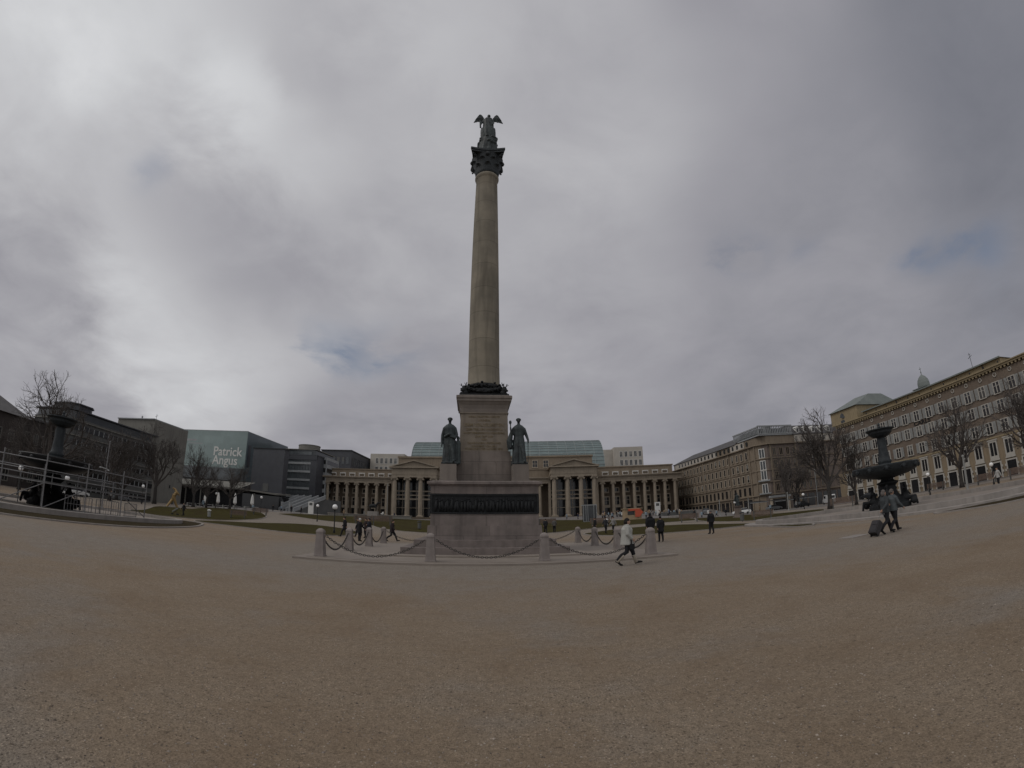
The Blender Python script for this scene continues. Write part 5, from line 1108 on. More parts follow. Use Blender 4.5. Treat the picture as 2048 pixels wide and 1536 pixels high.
# ------------------------------------------------------------------ people
def limb(s, pts, rs, n=9): s.tube([Vector(p) for p in pts], rs, n)
def person_parts(H=1.72, stride=0.0, arm=.25, coat=0.0, hood=False, hairlen=0, hat=False, bend=0.0, sex='m', bulk=1.0, armpose=None, voxel=.016, fingers=True, skirt=0):
    k = H / 1.72; st = stride
    hipz, shz = .93, 1.44
    sx = .01
    J = {}
    for sg, ph in ((1, 1), (-1, -1)):
        f_ = st * ph
        if f_ >= 0: kn = (.20 * f_ + .03, sg * .10, .51); an_ = (.36 * f_, sg * .10, .09); toe = (.36 * f_ + .17, sg * .11, .035 + .05 * min(1, f_)); hz = .0
        else: kn = (.06 + .10 * f_, sg * .10, .50); an_ = (.42 * f_, sg * .10, .12 + .07 * min(1, -f_)); toe = (.42 * f_ + .14, sg * .11, .035)
        J[sg] = (kn, an_, toe)
    b = MB(); bx = bend
    limb(b, [(0, 0, hipz - .03), (0, 0, 1.1), (bx * .3, 0, 1.3), (bx * .5, 0, shz)], [.145, .125, .15, .12], 12)
    limb(b, [(bx * .5, -.16, shz - .01), (bx * .5, .16, shz - .01)], [.07, .07])
    limb(b, [(bx * .5, 0, shz), (bx * .8 + .01, 0, 1.54)], [.065, .058])
    hx_ = bx + .02; b.ell((hx_, 0, 1.635), (.095, .077, .118), 16, 12); b.ell((hx_ + .055, 0, 1.57), (.05, .045, .045), 10, 7)
    b.ell((hx_ + .102, 0, 1.615), (.022, .014, .026), 8, 6)
    for sg in (-1, 1): b.ell((hx_, sg * .08, 1.62), (.024, .014, .035), 7, 6); b.ell((hx_ + .082, sg * .034, 1.645), (.014, .017, .010), 6, 5)
    b.ell((hx_ + .088, 0, 1.565), (.014, .026, .010), 7, 5)
    hands = []
    for sg in (-1, 1):
        kn, an_, toe = J[sg]
        limb(b, [(0, sg * .085, hipz), kn], [.088, .058]); limb(b, [kn, ((kn[0] + an_[0]) / 2 - .02, kn[1], (kn[2] + an_[2]) / 2 + .04), an_], [.055, .056, .038]); limb(b, [an_, toe], [.04, .03])
        aa = (-sg * arm) if st else arm * .3
        if armpose and sg in armpose: el_, wr = armpose[sg]
        else: el_ = (bx * .5 - .03 + aa * .45, sg * .245, 1.15); wr = (bx * .4 + .05 + aa * 1.0, sg * .25, .92 + abs(aa) * .12)
        J[('a', sg)] = (el_, wr)
        limb(b, [(bx * .5, sg * .175, shz - .02), el_], [.052, .042]); limb(b, [el_, wr], [.04, .028])
        dv = (Vector(wr) - Vector(el_)).normalized(); hands.append((Vector(wr), dv, sg))
        b.ell(tuple(Vector(wr) + dv * .045), (.032, .022, .042), 9, 7)
    bodym = None
    def scale(mb): mb.v = [(x * k, y * k, z * k) for x, y, z in mb.v]; return mb
    fin = MB()
    if fingers:
        for w, dv, sg in hands:
            s_ = dv.cross(Vector((0, 1, 0))); s_ = s_.normalized() if s_.length > .1 else Vector((1, 0, 0))
            for q in range(4):
                r_ = w + dv * .075 + s_ * ((q - 1.5) * .017); l_ = (.062, .075, .07, .055)[q]
                fin.tube([r_, r_ + dv * l_ * .5, r_ + dv * l_ * .85 - Vector((0, sg * .018, 0))], [.0095, .009, .007], 5)
            r_ = w + dv * .03 + s_ * .028; fin.tube([r_, r_ + s_ * .025 + dv * .03, r_ + s_ * .03 + dv * .055], [.011, .010, .008], 5)
    # clothes
    j = MB(); B_ = bulk; lo = .86 - coat
    limb(j, [(0, 0, lo), (0, 0, lo + .02), (0, 0, .98), (bx * .2, 0, 1.18), (bx * .4, 0, 1.34), (bx * .5, 0, shz + .02)], [(.185 + coat * .10) * B_, (.19 + coat * .12) * B_, .178 * B_, .165 * B_, .175 * B_, .11 * B_], 14)
    limb(j, [(bx * .5, -.17, shz - .015), (bx * .5, .17, shz - .015)], [.085 * B_, .085 * B_])
    limb(j, [(bx * .5, 0, shz), (bx * .7, 0, 1.53)], [.10, .078])
    for sg in (-1, 1):
        el_, wr = J[('a', sg)]; limb(j, [(bx * .5, sg * .175, shz - .02), el_, wr], [.078 * B_, .064 * B_, .048 * B_])
    if hood: j.ell((bx * .75 - .06, 0, 1.52), (.10, .12, .08), 10, 7)
    t = MB()
    limb(t, [(0, 0, .84), (0, 0, 1.0)], [.165, .155], 12)
    for sg in (-1, 1):
        kn, an_, toe = J[sg]; limb(t, [(0, sg * .085, .9), kn, ((kn[0] + an_[0]) / 2 - .02, kn[1], (kn[2] + an_[2]) / 2 + .04), (an_[0], an_[1], an_[2] + .0)], [.112, .084, .076, .062])
    shoes = []
    for sg in (-1, 1):
        kn, an_, toe = J[sg]; s_ = MB(); limb(s_, [(an_[0] - .05, an_[1], an_[2] - .035), an_, (toe[0] + .0, toe[1], toe[2] + .012), (toe[0] + .07, toe[1], toe[2])], [.035, .052, .042, .026], 8); shoes.append(scale(s_))
    hr = MB()
    hr.ell((hx_ - .015, 0, 1.665), (.105, .09, .105), 14, 10); 
    if hairlen: limb(hr, [(hx_ - .05, 0, 1.66), (hx_ - .07, 0, 1.66 - hairlen)], [.095, .075], 10)
    if hat: hr.ell((hx_ - .01, 0, 1.70), (.112, .10, .09), 14, 8)
    else:   # keep the face clear
        hr.v = [((x if not (z < 1.66 and x > hx_ + .03) else hx_ + .03), y, z) for x, y, z in hr.v]
    bm_ = remesh(scale(b), voxel * k, 1)
    if fingers:
        scale(fin); bmsh = bmesh.new(); bmsh.from_mesh(bm_); off = [bmsh.verts.new(v) for v in fin.v]
        for q in fin.f:
            try: bmsh.faces.new([off[i] for i in q])
            except ValueError: pass
        bmsh.to_mesh(bm_); bmsh.free()
    return dict(body=bm_, jacket=remesh(scale(j), voxel * 1.2 * k, 2), trousers=remesh(scale(t), voxel * 1.2 * k, 1), shoes=shoes, hair=scale(hr))
def person(x, y, head, label, jc, tc=(.015, .015, .018), hc=(.03, .022, .018), group=None, z=None, shoe=(.015, .014, .014), **kw):
    p = tag(empty('person', (x, y, zt(x, y) if z is None else z), head * D2R), label, 'person', group)
    d = person_parts(**kw)
    ob('body', d['body'], M['skin'], p); ob('coat' if kw.get('coat', 0) > .1 else 'jacket', d['jacket'], cloth('j%s' % (jc,), jc), p); ob('trousers', d['trousers'], cloth('t%s' % (tc,), tc), p)
    for s_ in d['shoes']: s_.build('shoe', cloth('s%s' % (shoe,), shoe), p, smooth=True)
    d['hair'].build('hat' if kw.get('hat') else 'hair', cloth('h%s' % (hc,), hc), p, smooth=True)
    return p
w = person(3.55, 14.35, 0, 'woman striding past the chain in a loose white coat, dark leggings and pale boots', (.36, .355, .33), hc=(.018, .016, .015), H=1.47, stride=1.0, coat=.10, bulk=1.28, hairlen=.12, bend=.03, armpose={-1: ((-.02, -.25, 1.16), (.16, -.22, .98)), 1: ((.05, .25, 1.16), (.2, .22, .98))})
s = MB(); s.lathe([(.11, 1.34), (.15, 1.38), (.14, 1.43), (.10, 1.47), (.06, 1.47)], 16, .03, 0); s.v = [(x * .855, y * .855, z * .855) for x, y, z in s.v]; s.build('scarf', cloth('scarf', (.22, .17, .15)), w, smooth=True)
for sg in (-1, 1):
    s = MB(); f_ = sg; an_ = (.34 * f_ if f_ > 0 else .40 * f_, sg * .095, .10 if f_ > 0 else .17); kn = (.19 + .03 if f_ > 0 else -.04, sg * .095, .49)
    a_ = Vector(an_); b_ = Vector(kn); a_ = a_ * .895; b_ = b_ * .895; s.tube([a_ + Vector((0, 0, -.02)), a_.lerp(b_, .55), a_.lerp(b_, .65)], [.056, .068, .072], 9); s.build('boot_leg', cloth('boots', (.42, .37, .31)), w, smooth=True)
s = MB(); s.tube([(.1, -.24, .98), (.12, -.26, .75)], [.02, .03], 6); s.box(.04, .22, -.30, -.24, .60, .80); s.v = [(x * .855, y * .855, z * .855) for x, y, z in s.v]; s.build('handbag', cloth('bag', (.012, .012, .013)), w)
person(12.78, 12.88, -2, 'grey haired woman in a pale blue quilted jacket walking arm in arm, pulling the suitcase', (.045, .050, .054), hc=(.12, .105, .098), H=1.50, stride=.95, coat=.02, hairlen=.16, bulk=1.1, armpose={-1: ((-.12, -.25, 1.16), (-.36, -.22, .98)), 1: ((.1, .24, 1.2), (.26, .12, 1.15))})
person(13.24, 12.92, 4, 'second walker of the couple, light blue sleeves and black trousers, on the far side', (.080, .090, .096), hc=(.10, .088, .08), H=1.49, stride=.9, arm=.3, bulk=1.08, hairlen=.08)
sc_ = tag(empty('suitcase', (11.95, 12.75, 0), 8 * D2R), 'black wheeled suitcase tilted on its handle behind the walking couple', 'suitcase'); sc_.scale = (.9,) * 3
tl = empty('t', (0, 0, 0)); bpy.data.objects.remove(tl)
def tilt(mb, a=38 * D2R): mb.v = [(x * math.cos(a) + z * math.sin(a), y, -x * math.sin(a) + z * math.cos(a)) for x, y, z in mb.v]; return mb
s = MB(); s.frus(.13, .13, .06, .58, 0, 0, .19, .19); s.frus(.11, .11, .58, .61, 0, 0, .17, .17); s.box(-.145, -.13, -.15, .15, .12, .36); s.box(-.145, -.13, -.15, .15, .40, .54); tilt(s); s.v = [(x, y, z + .06) for x, y, z in s.v]; s.build('case', M['suitcase'], sc_)
s = MB(); s.tube([(.10, -.10, .58), (.10, -.10, 1.0)], .009, 6); s.tube([(.10, .10, .58), (.10, .10, 1.0)], .009, 6); s.tube([(.10, -.12, 1.0), (.10, .12, 1.0)], .016, 6); tilt(s); s.v = [(x, y, z + .06) for x, y, z in s.v]; s.build('handle', M['galv'], sc_)
for y in (-.15, .15): MB().tube([(.08, y - .02, .045), (.08, y + .02, .045)], .045, 10).build('wheel', M['blackmetal'], sc_)
BLK = (.012, .012, .014); NAVY = (.016, .018, .026)
person(13.35, 29.6, 100, 'lone man in black walking away across the sand toward the statue on a pedestal', BLK, hc=(.12, .11, .10), H=1.60, stride=.25, bulk=1.15, armpose={-1: ((.02, -.27, 1.16), (.04, -.27, .93)), 1: ((.0, .27, 1.16), (.05, .28, .93))})
person(8.4, 25.7, 85, 'person in a black jacket with a pale shoulder stripe walking behind the corner bollard', BLK, hc=BLK, H=1.47, stride=.3, coat=.16, bulk=1.15)
person(8.0, 26.4, 80, 'broad man in a black hooded jacket seen from behind above the corner bollard', BLK, hc=BLK, H=1.68, stride=.3, hood=True, bulk=1.28)
person(3.75, 54.6, 95, 'person in dark clothes at the edge of the steps, seen from behind beyond the column', (.02, .02, .022), hc=(.03, .025, .02), H=1.75, stride=.35, bulk=1.15)
person(4.9, 55.8, 80, 'companion with a light bag just beyond the column steps', (.10, .095, .09), hc=(.10, .085, .07), H=1.68, stride=.3, bulk=1.05)
person(-8.7, 32.4, 0, 'man in a dark checked coat striding behind the rear bollard', (.025, .018, .02), hc=(.03, .022, .018), H=1.52, stride=1.15, coat=.1, bulk=1.05, bend=.05)
person(-13.6, 35.8, 185, 'tall figure in a long black coat walking away beside the globe lamp', BLK, hc=BLK, H=1.62, stride=.95, coat=.18, bend=.04)
person(-13.0, 37.4, 175, 'shorter dark figure in a black coat close behind the one by the globe lamp', (.014, .014, .02), hc=BLK, H=1.55, stride=.6, coat=.2)
person(-10.4, 30.2, 60, 'person in a black coat and white cap standing between two bollards', BLK, hc=(.50, .49, .47), H=1.53, stride=.1, coat=.22, hat=True)
person(-11.2, 34.8, 200, 'man with folded arms in a dark blue jacket behind the third bollard', NAVY, hc=BLK, H=1.58, stride=.05, bulk=1.2, armpose={-1: ((.06, -.25, 1.18), (.2, -.02, 1.17)), 1: ((.06, .25, 1.18), (.2, .02, 1.19))})
person(-12.0, 36.4, 240, 'third member of the group behind the bollards, in a dark brown jacket', (.03, .02, .018), hc=(.03, .02, .015), H=1.58, stride=.1)
person(-44.3, 52.6, 250, 'dark figure on the path between the scaffolded fountain and the lawn bench', BLK, hc=BLK, H=1.74, stride=.4, coat=.1)
person(39.7, 25.2, 150, 'person in a white top standing by the trees before the brick building doors', (.40, .39, .37), tc=BLK, H=1.7, stride=.2)
person(36.2, 88.0, 120, 'dark cyclist like figure stooping by the planter before the crowd', BLK, hc=BLK, H=1.7, stride=.4, bend=.25, voxel=.03, fingers=False)
for (x, y, a, lb, c) in ((9.4, 46.8, 30, 'person in a black and white jacket on the lawn behind the white-coated woman', (.03, .03, .035)), (10.4, 47.6, 200, 'person in a grey jacket on the lawn behind the white-coated woman', (.24, .23, .22)), (8.5, 47.9, 150, 'slim dark figure on the lawn, farther from the white-coated woman', BLK)):
    person(x, y, a, lb, c, H=1.7, stride=.3, voxel=.024)
pc = tag(empty('pushchair', (-45.4, 52.2, zt(-45, 52)), 20 * D2R), 'small pale pushchair beside the dark figure on the path', 'pushchair')
s = MB(); s.add([(-.45, -.2, .35), (-.45, .2, .35), (.25, .2, .85), (.25, -.2, .85), (-.5, -.22, .5), (-.5, .22, .5), (.2, .22, 1.0), (.2, -.22, 1.0)], [(0, 1, 2, 3), (7, 6, 5, 4), (0, 4, 5, 1), (1, 5, 6, 2), (2, 6, 7, 3), (3, 7, 4, 0)]); s.build('seat', M['shutter'], pc)
s = MB(); s.tube([(-.5, 0, .15), (.1, 0, .55), (.5, 0, 1.0)], .02, 5); s.tube([(.4, -.2, 1.0), (.4, .2, 1.0)], .02, 5); s.tube([(.3, 0, .15), (0, 0, .5)], .02, 5); s.build('frame', M['blackmetal'], pc)
for x, y in ((-.5, -.18), (-.5, .18), (.3, -.2), (.3, .2)): MB().tube([(x, y - .02, .12), (x, y + .02, .12)], .12, 12).build('wheel', M['blackmetal'], pc)

# distant crowd before the colonnade
variants = []
for i, kw in enumerate([dict(stride=.5), dict(stride=0, coat=.12), dict(stride=.8, bulk=1.15), dict(stride=.2, coat=.2, hairlen=.12)]):
    variants.append(person_parts(voxel=.04, fingers=False, **kw))
CC = [('white', (.55, .54, .51)), ('black', (.013, .013, .015)), ('grey', (.20, .195, .19)), ('dark blue', (.02, .028, .06)), ('tan', (.27, .19, .12)), ('pale blue', (.22, .28, .33))]
for v in variants:
    v['jm'] = []
    for nm, c in CC:
        me = v['jacket'].copy(); me.materials.clear(); me.materials.append(cloth('crowd' + nm.replace(' ', ''), c)); v['jm'].append(me)
    v['body'].materials.append(M['skin']); v['trousers'].materials.append(cloth('crowdleg', (.03, .03, .036))); v['hm'] = v['hair'].mesh('hair', True); v['hm'].materials.append(cloth('crowdhair', (.035, .026, .02)))
rr = random.Random(77); used = {}
ORD = ['first', 'second', 'third', 'fourth', 'fifth', 'sixth', 'seventh', 'eighth']
def crowd(x, y, where, ci=None):
    v = variants[rr.randrange(4)]; ci = rr.randrange(len(CC)) if ci is None else ci
    nm = CC[ci][0]; act = rr.choice(['walking', 'standing'])
    lb = f'distant figure in a {nm} jacket {act} {where}'.replace(' past the gable', ''); key = lb
    p = tag(empty('person', (x, y, zt(x, y)), rr.uniform(0, 6.28)), lb, 'person', 'distant people along the buildings'); sc__ = rr.uniform(.93, 1.06); p.scale = (sc__,) * 3
    ob('body', v['body'], None, p); ob('jacket', v['jm'][ci], None, p); ob('trousers', v['trousers'], None, p); ob('hair', v['hm'], None, p)
for k in range(8):      # bays of the colonnade toward the hotel
    x0 = 31.3 + 3.85 * k
    for q in range(6):
        yy = rr.uniform(110, 140); xx = (x0 + rr.uniform(-1.5, 2)) * yy / 158.0
        crowd(xx, yy, f'at the {ORD[k]} column past the gable, hotel side', ci=[0, 1, 2, 3, 4, 5][q])
for (az, d, wh) in [(8.0, 120, 'left of the glass kiosk'), (6.6, 124, 'by the gabled porch'), (11.0, 112, 'between glass kiosk and beige stall'), (12.2, 110, 'beside the beige stall, kiosk side'), (12.8, 118, 'behind the beige stall'), (16.4, 105, 'between beige stall and white notice board'), (17.1, 108, 'close to the white notice board'), (20.5, 110, 'near the stone planter'), (22.3, 112, 'under the hotel street wing'), (23.2, 108, 'below the hotel street wing'), (24.0, 112, 'in the hotel side street'), (25.0, 108, 'by the pale pole of the hotel street'), (26.1, 110, 'behind the statue on the pedestal'), (30.2, 112, 'at the hotel corner entrance'), (31.5, 112, 'under the hotel canopy'), (34.6, 108, 'before the hotel shop windows'), (-6.5, 130, 'before the porch on the child statue side'), (-14.8, 122, 'near the thin white pole'), (-16.2, 125, 'near the white bin by the colonnade'), (-18.5, 120, 'before the middle columns of the stairs side'), (-21.0, 118, 'behind the near globe lamp'), (-26.2, 116, 'at the foot of the outdoor stairs'), (-27.4, 114, 'climbing near the stairs parapet'), (-28.6, 112, 'beside the stairs, pavilion side'), (-29.6, 110, 'before the end of the pavilion'), (-32.0, 106, 'before the pavilion glass near the wall lamp'), (-37.9, 100, 'among the café tables of the pavilion'), (-41.5, 98, 'beyond the golden sculpture'), (-45.0, 92, 'on the street behind the straight tree'), (-48.5, 88, 'on the street before the banded office')]:
    crowd(d * math.sin(az * D2R), d * math.cos(az * D2R), wh.replace('left of', 'beside'))

# ------------------------------------------------------------------ street furniture
def lamp(x, y, label, h=2.55, r=.26):
    z = zt(x, y); l = tag(empty('street_lamp', (x, y, z)), label, 'street lamp', 'globe lamps round the square')
    s = MB(); s.lathe([(.11, 0), (.11, .3), (.075, .38), (.055, .5), (.045, h - .3), (.05, h - .12), (.10, h - .06), (.12, h)], 12); s.build('post', M['blackmetal'], l)
    s = MB(); s.ell((0, 0, h + r * .9), r, 20, 14); s.build('globe', M['globe'], l, smooth=True)
    s = MB(); s.lathe([(.09, h + r * 1.82), (.06, h + r * 1.95), (.02, h + r * 2.05)], 10); s.build('cap', M['blackmetal'], l)
LM = [(-17.3, 42.6, 'large globe lamp on a black post at the lawn edge by the chained square', 2.35, .26), (-33.5, 74.5, 'second globe lamp, farther off, before the end column of the colonnade', 2.5, .26), (39.5, 76.5, 'globe lamp beside the statue on the pedestal', 2.55, .26), (56.0, 78.5, 'globe lamp before the hotel shop windows', 2.6, .28), (50.8, 42.6, 'globe lamp right by the broad tree before the brick building doors', 2.35, .24), (50.0, 32.4, 'globe lamp close to the white-topped standing person', 1.95, .24),
      (-62.5, 62.5, 'globe lamp before the beige concrete block', 2.8, .28), (-46.0, 28.0, 'globe lamp seen between the outermost scaffold poles', 2.4, .26), (-44.0, 32.5, 'globe lamp seen through the scaffolding by the dark fountain foot', 2.3, .26), (-62, 84, 'globe lamp in front of the pavilion parasols', 2.9, .28), (-53, 88, 'globe lamp before the pavilion near the outdoor stairs', 2.9, .28)]
for a in LM: lamp(a[0], a[1], a[2].replace('right by', 'by'), a[3], a[4])
def pole(x, y, h, r, label, m='shutter', cat='pole', name='pole'):
    l = tag(empty(name, (x, y, zt(x, y))), label, cat); s = MB(); s.tube([(0, 0, -.05), (0, 0, .5), (0, 0, h)], [r * 1.3, r, r * .8], 10); s.build('shaft', M[m], l); MB().lathe([(r * 1.8, 0), (r * 1.8, .12), (r * 1.2, .2)], 10).build('foot', M[m], l); MB().ell((0, 0, h), r * 1.2, 8, 6).build('cap', M[m], l); return l
pole(44.6, 32.2, 3.5, .13, 'short thick white pole by the broad bare tree before the brick building')
pole(55.0, 82.6, 3.6, .12, 'white pole before the hotel front, between lawn and street'); pole(52.5, 95.0, 3.4, .11, 'white pole by the hotel entrance, near the white car'); pole(48.5, 102.0, 3.8, .11, 'pale pole in the side street between hotel and colonnade')
pole(72.0, 95.0, 16.5, .09, 'very tall thin pole rising before the end of the hotel front', 'lightpanel'); pole(-33.2, 118.0, 9.0, .09, 'thin white pole before the colonnade, stairs side of the monument')
l = pole(-42.0, 36.0, 7.0, .07, 'tall grey lamp mast with two short arms behind the scaffolding', 'galv', 'street lamp', 'lamp_mast'); s = MB(); s.tube([(-1.0, 0, 4.3), (.35, 0, 4.1)], .035, 5); s.ell((-1.0, 0, 4.25), (.25, .1, .08), 8, 6); s.ell((.4, 0, 4.0), (.14, .1, .08), 8, 6); s.build('lamp_arm', M['lightpanel'], l)
def bench(x, y, rz, label, sc=1.0):
    l = tag(empty('park_bench', (x, y, zt(x, y) + .04), rz), label, 'bench', 'wooden benches along the lawns'); l.scale = (sc,) * 3
    s = MB()
    for k in range(5): s.box(-1.3, 1.3, -.3 + k * .13, -.19 + k * .13, .42, .46)
    s.build('seat', M['wood'], l); s = MB()
    for k in range(5): s.box(-1.3, 1.3, .34 + k * .03, .38 + k * .03, .52 + k * .12, .62 + k * .12)
    s.build('backrest', M['wood'], l)
    for q in (-1.0, 1.0): MB().box(q - .06, q + .06, -.28, .36, 0, .42).box(q - .05, q + .05, .33, .42, .42, 1.1).build('leg', M['concrete2'], l)
for a in [(-39.8, 59.6, .5, 'broad wooden bench on the lawn before the glass cube'), (-43.5, 72, .4, 'bench farther up the path, before the outdoor stairs', 1.1), (28.6, 48.6, -.5, 'wooden bench on the lawn before the hotel entrance'), (5.8, 80.0, .1, 'bench on the far lawn just beyond the dark-clothed person by the steps', 1.3), (-20.5, 70.0, .3, 'bench on the far lawn above the striding man', 1.3), (-27.0, 80.0, .3, 'bench behind the post of the large globe lamp', 1.3), (24.6, 62.0, -.3, 'bench beyond the lone man in black', 1.1), (42.0, 50.0, -.7, 'bench at the foot of the tall tree', 1.3), (60, 40, -1.1, 'bench before the brick building doors by the broad tree', 1.2), (57, 33, -1.1, 'bench before the brick building doors nearer the picture edge', 1.2), (66, 54, -1.1, 'bench before the brick building behind the fountain', 1.2), (13.2, 70, -.2, 'low bench on the lawn before the glass kiosk', 1.2)]: bench(*a)
def litter_bin(x, y, label, light=False):
    l = tag(empty('litter_bin', (x, y, zt(x, y) + .03)), label, 'bin', 'litter bins on the lawns'); s = MB(); s.lathe([(.2, .12), (.24, .2), (.25, .85), (.22, .88)], 14); s.lathe([(.05, 0), (.05, .2)], 8); s.build('drum', M['concrete2'] if not light else M['shutter'], l); s = MB(); s.lathe([(.30, .98), (.32, 1.02), (.25, 1.12), (.05, 1.16)], 14); s.tube([(.2, 0, .85), (.2, 0, 1.0)], .02, 4); s.tube([(-.2, 0, .85), (-.2, 0, 1.0)], .02, 4); s.build('lid', M['blackmetal'] if not light else M['white'], l)
litter_bin(-42.0, 55.5, 'litter bin with pale lid standing on the lawn before the pavilion', True); litter_bin(26.4, 49.6, 'dark litter bin on a post on the lawn near the hotel side bench'); litter_bin(13.5, 66.5, 'striped looking litter bin on the lawn below the glass kiosk', True); litter_bin(-12.5, 60.5, 'small bin on the lawn close to the column base'); litter_bin(-35.5, 121, 'white bin at the foot of the colonnade by the thin pole', True)
# glass kiosk, stall, notice boards
l = tag(empty('glass_kiosk', (16.2, 98, zt(16.2, 98)), 0), 'dark glass kiosk with upright steel bars before the gabled porch', 'kiosk'); l.scale = (1, 1, 1)
MB().box(-1.35, 1.35, -1.2, 1.2, .05, 3.5).build('glass_box', M['glassmid'], l)
s = MB(); s.box(-1.5, 1.5, -1.35, 1.35, 3.5, 3.7)
for x in (-1.5, -.95, -.55, .75, 1.35): s.box(x, x + .12, -1.4, -1.25, 0, 3.5)
s.box(-1.5, 1.5, -1.4, -1.2, 0, .12); s.build('steel_frame', M['lightpanel'], l)
l = tag(empty('market_stall', (24.4, 93.5, zt(24.4, 93.5)), 0), 'beige market stall with a bright orange red arrow board', 'stall')
MB().box(-1.7, 1.9, -1, 1.2, 0, 2.25).box(-1.9, 2.1, -1.2, 1.4, 2.25, 2.4).build('body', M['beige'], l)
MB().box(-1.1, .3, -1.06, -1.0, 1.05, 1.75).build('hatch', M['glassdark'], l)
s = MB(); s.slab([(-1.0, 1.85), (-1.0, 2.25), (1.4, 2.25), (2.15, 1.5), (1.4, .55), (.45, .55), (.45, 1.85)], .06, 'y', -1.28); s.build('arrow_board', M['orange'], l)
def board(x, y, w, h, label):
    l = tag(empty('notice_board', (x, y, zt(x, y))), label, 'notice board'); MB().box(-w / 2, w / 2, -.12, .12, .15, h).build('panel', M['white'], l); MB().box(-w / 2 - .08, w / 2 + .08, -.16, .16, 0, .15).build('base', M['concrete2'], l); MB().box(-w * .3, w * .3, -.13, -.121, h * .72, h * .92).build('dark_field', M['concrete2'], l)
board(43.2, 134, 1.7, 4.1, 'tall white notice board before the colonnade toward the hotel'); board(-49.5, 106, 1.4, 3.2, 'white notice board at the foot of the outdoor stairs')
l = tag(empty('low_wall', (-47, 111, zt(-47, 111) - .1)), 'long low pale wall in front of the colonnade on the stairs side', 'wall'); MB().box(0, 22, 0, .5, 0, .75).build('stonework', M['concrete'], l); MB().box(-.1, 22.1, -.08, .58, .75, .88).build('coping', M['kerb'], l)
l = tag(empty('stone_planter', (34.2, 90, zt(34, 90) - .05)), 'long pale stone planter before the crowd toward the hotel', 'planter'); MB().lathe([(2.6, 0), (3.0, .2), (3.1, .55), (2.9, .62), (2.6, .5)], 20, 0, 0, .35).build('trough', M['white_kerb'], l); MB().box(-2.0, 2.0, -.6, .6, .4, .6).build('soil', M['wood'], l)
l = tag(empty('raised_bed', (44, 118, zt(44, 118))), 'grey barrier wall behind the crowd near the planter', 'wall'); MB().box(-5, 5, 0, .4, 0, 1.1).build('stonework', M['concrete2'], l)
# statue on a pedestal, hotel side
l = tag(empty('monument_statue', (38.6, 73.8, zt(38.6, 73.8)), -.5), 'dark statue of a cloaked man on a tall brown pedestal before the hotel', 'statue')
s = MB(); s.frus(1.0, .95, 0, .3); s.frus(.8, .75, .3, .5); s.frus(.62, .58, .5, 1.9); s.frus(.75, .8, 1.9, 2.1); s.build('pedestal', M['hotel2'], l)
ob('bronze_figure', remesh(statue_body(21, False, True), .035, 1), M['bronze'], l).location = (0, 0, 2.12)
# low equestrian monument near the colonnade
l = tag(empty('animal_sculpture', (-33.6, 107, zt(-33.6, 107))), 'dark sculpture of a standing animal on a pale plinth before the colonnade', 'statue'); l.scale = (1.25,) * 3
MB().box(-1.0, 1.0, -.5, .5, 0, 1.5).box(-1.15, 1.15, -.65, .65, 0, .3).build('plinth', M['white_kerb'], l)
s = MB(); s.ell((0, 0, 2.55), (.85, .3, .38)); s.tube([(.6, 0, 2.7), (.95, 0, 3.15), (1.1, 0, 3.25)], [.25, .17, .14], 9); s.ell((1.28, 0, 3.18), (.28, .12, .14))
for x, y in ((-.6, -.15), (-.6, .15), (.55, -.15), (.55, .15)): s.tube([(x, y, 2.5), (x + .05, y, 2.0), (x, y, 1.52)], [.16, .09, .07], 7)
s.tube([(-.8, 0, 2.7), (-1.1, 0, 2.4), (-1.15, 0, 2.0)], [.06, .05, .03], 6); ob('bronze_animal', remesh(s, .045, 1), M['darkbronze'], l)
# golden sculpture
l = tag(empty('golden_sculpture', (-60.5, 68.5, zt(-60.5, 68.5)), .7), 'twisted golden abstract sculpture on splayed legs beneath the bare trees', 'sculpture'); l.scale = (.82,) * 3; s = MB()
s.tube([(-1.3, -.2, 0), (-.7, 0, .9), (-.1, .1, 1.8), (.2, 0, 2.9)], [.22, .3, .36, .42], 9); s.tube([(1.2, .2, 0), (.7, .1, .9), (.35, 0, 1.8), (.1, 0, 2.7)], [.28, .3, .34, .4], 9); s.tube([(.2, 0, 2.6), (.7, 0, 3.4), (.3, .1, 4.0), (-.3, 0, 4.3)], [.42, .42, .3, .14], 9); s.tube([(.3, 0, 3.1), (1.1, -.1, 3.2), (1.4, 0, 2.7)], [.36, .24, .12], 8)
ob('cast_body', remesh(s, .06, 2), M['gold'], l); MB().box(-1.6, 1.6, -.7, .7, -.1, .12).build('base', M['concrete'], l)
# café furniture before the pavilion
def parasol(x, y, label):
    l = tag(empty('closed_parasol', (x, y, zt(x, y))), label, 'parasol', 'closed parasols before the pavilion'); s = MB(); s.lathe([(.16, 1.1), (.42, 1.5), (.34, 2.6), (.2, 3.3), (.06, 3.7)], 12, fold=lambda a, z: 1 + .18 * math.sin(6 * a)); s.build('folded_canopy', M['white'], l); s = MB(); s.tube([(0, 0, 0), (0, 0, 3.8)], .04, 6); s.lathe([(.4, 0), (.4, .1)], 12); s.build('stand', M['galv'], l)
parasol(-71.5, 92.5, 'closed white parasol next to the golden sculpture'); parasol(-68.0, 93.0, 'closed white parasol next to the second tree trunk'); parasol(-63.5, 93.5, 'closed white parasol in the middle of the pavilion front'); parasol(-60.0, 95.5, 'closed white parasol next to the outdoor stairs')
tb = ['next to the golden sculpture', 'second from the golden sculpture', 'third from the golden sculpture', 'between the two middle parasols', 'below the middle parasol', 'between the middle and the last parasol', 'beside the last parasol', 'at the stairs end of the row']
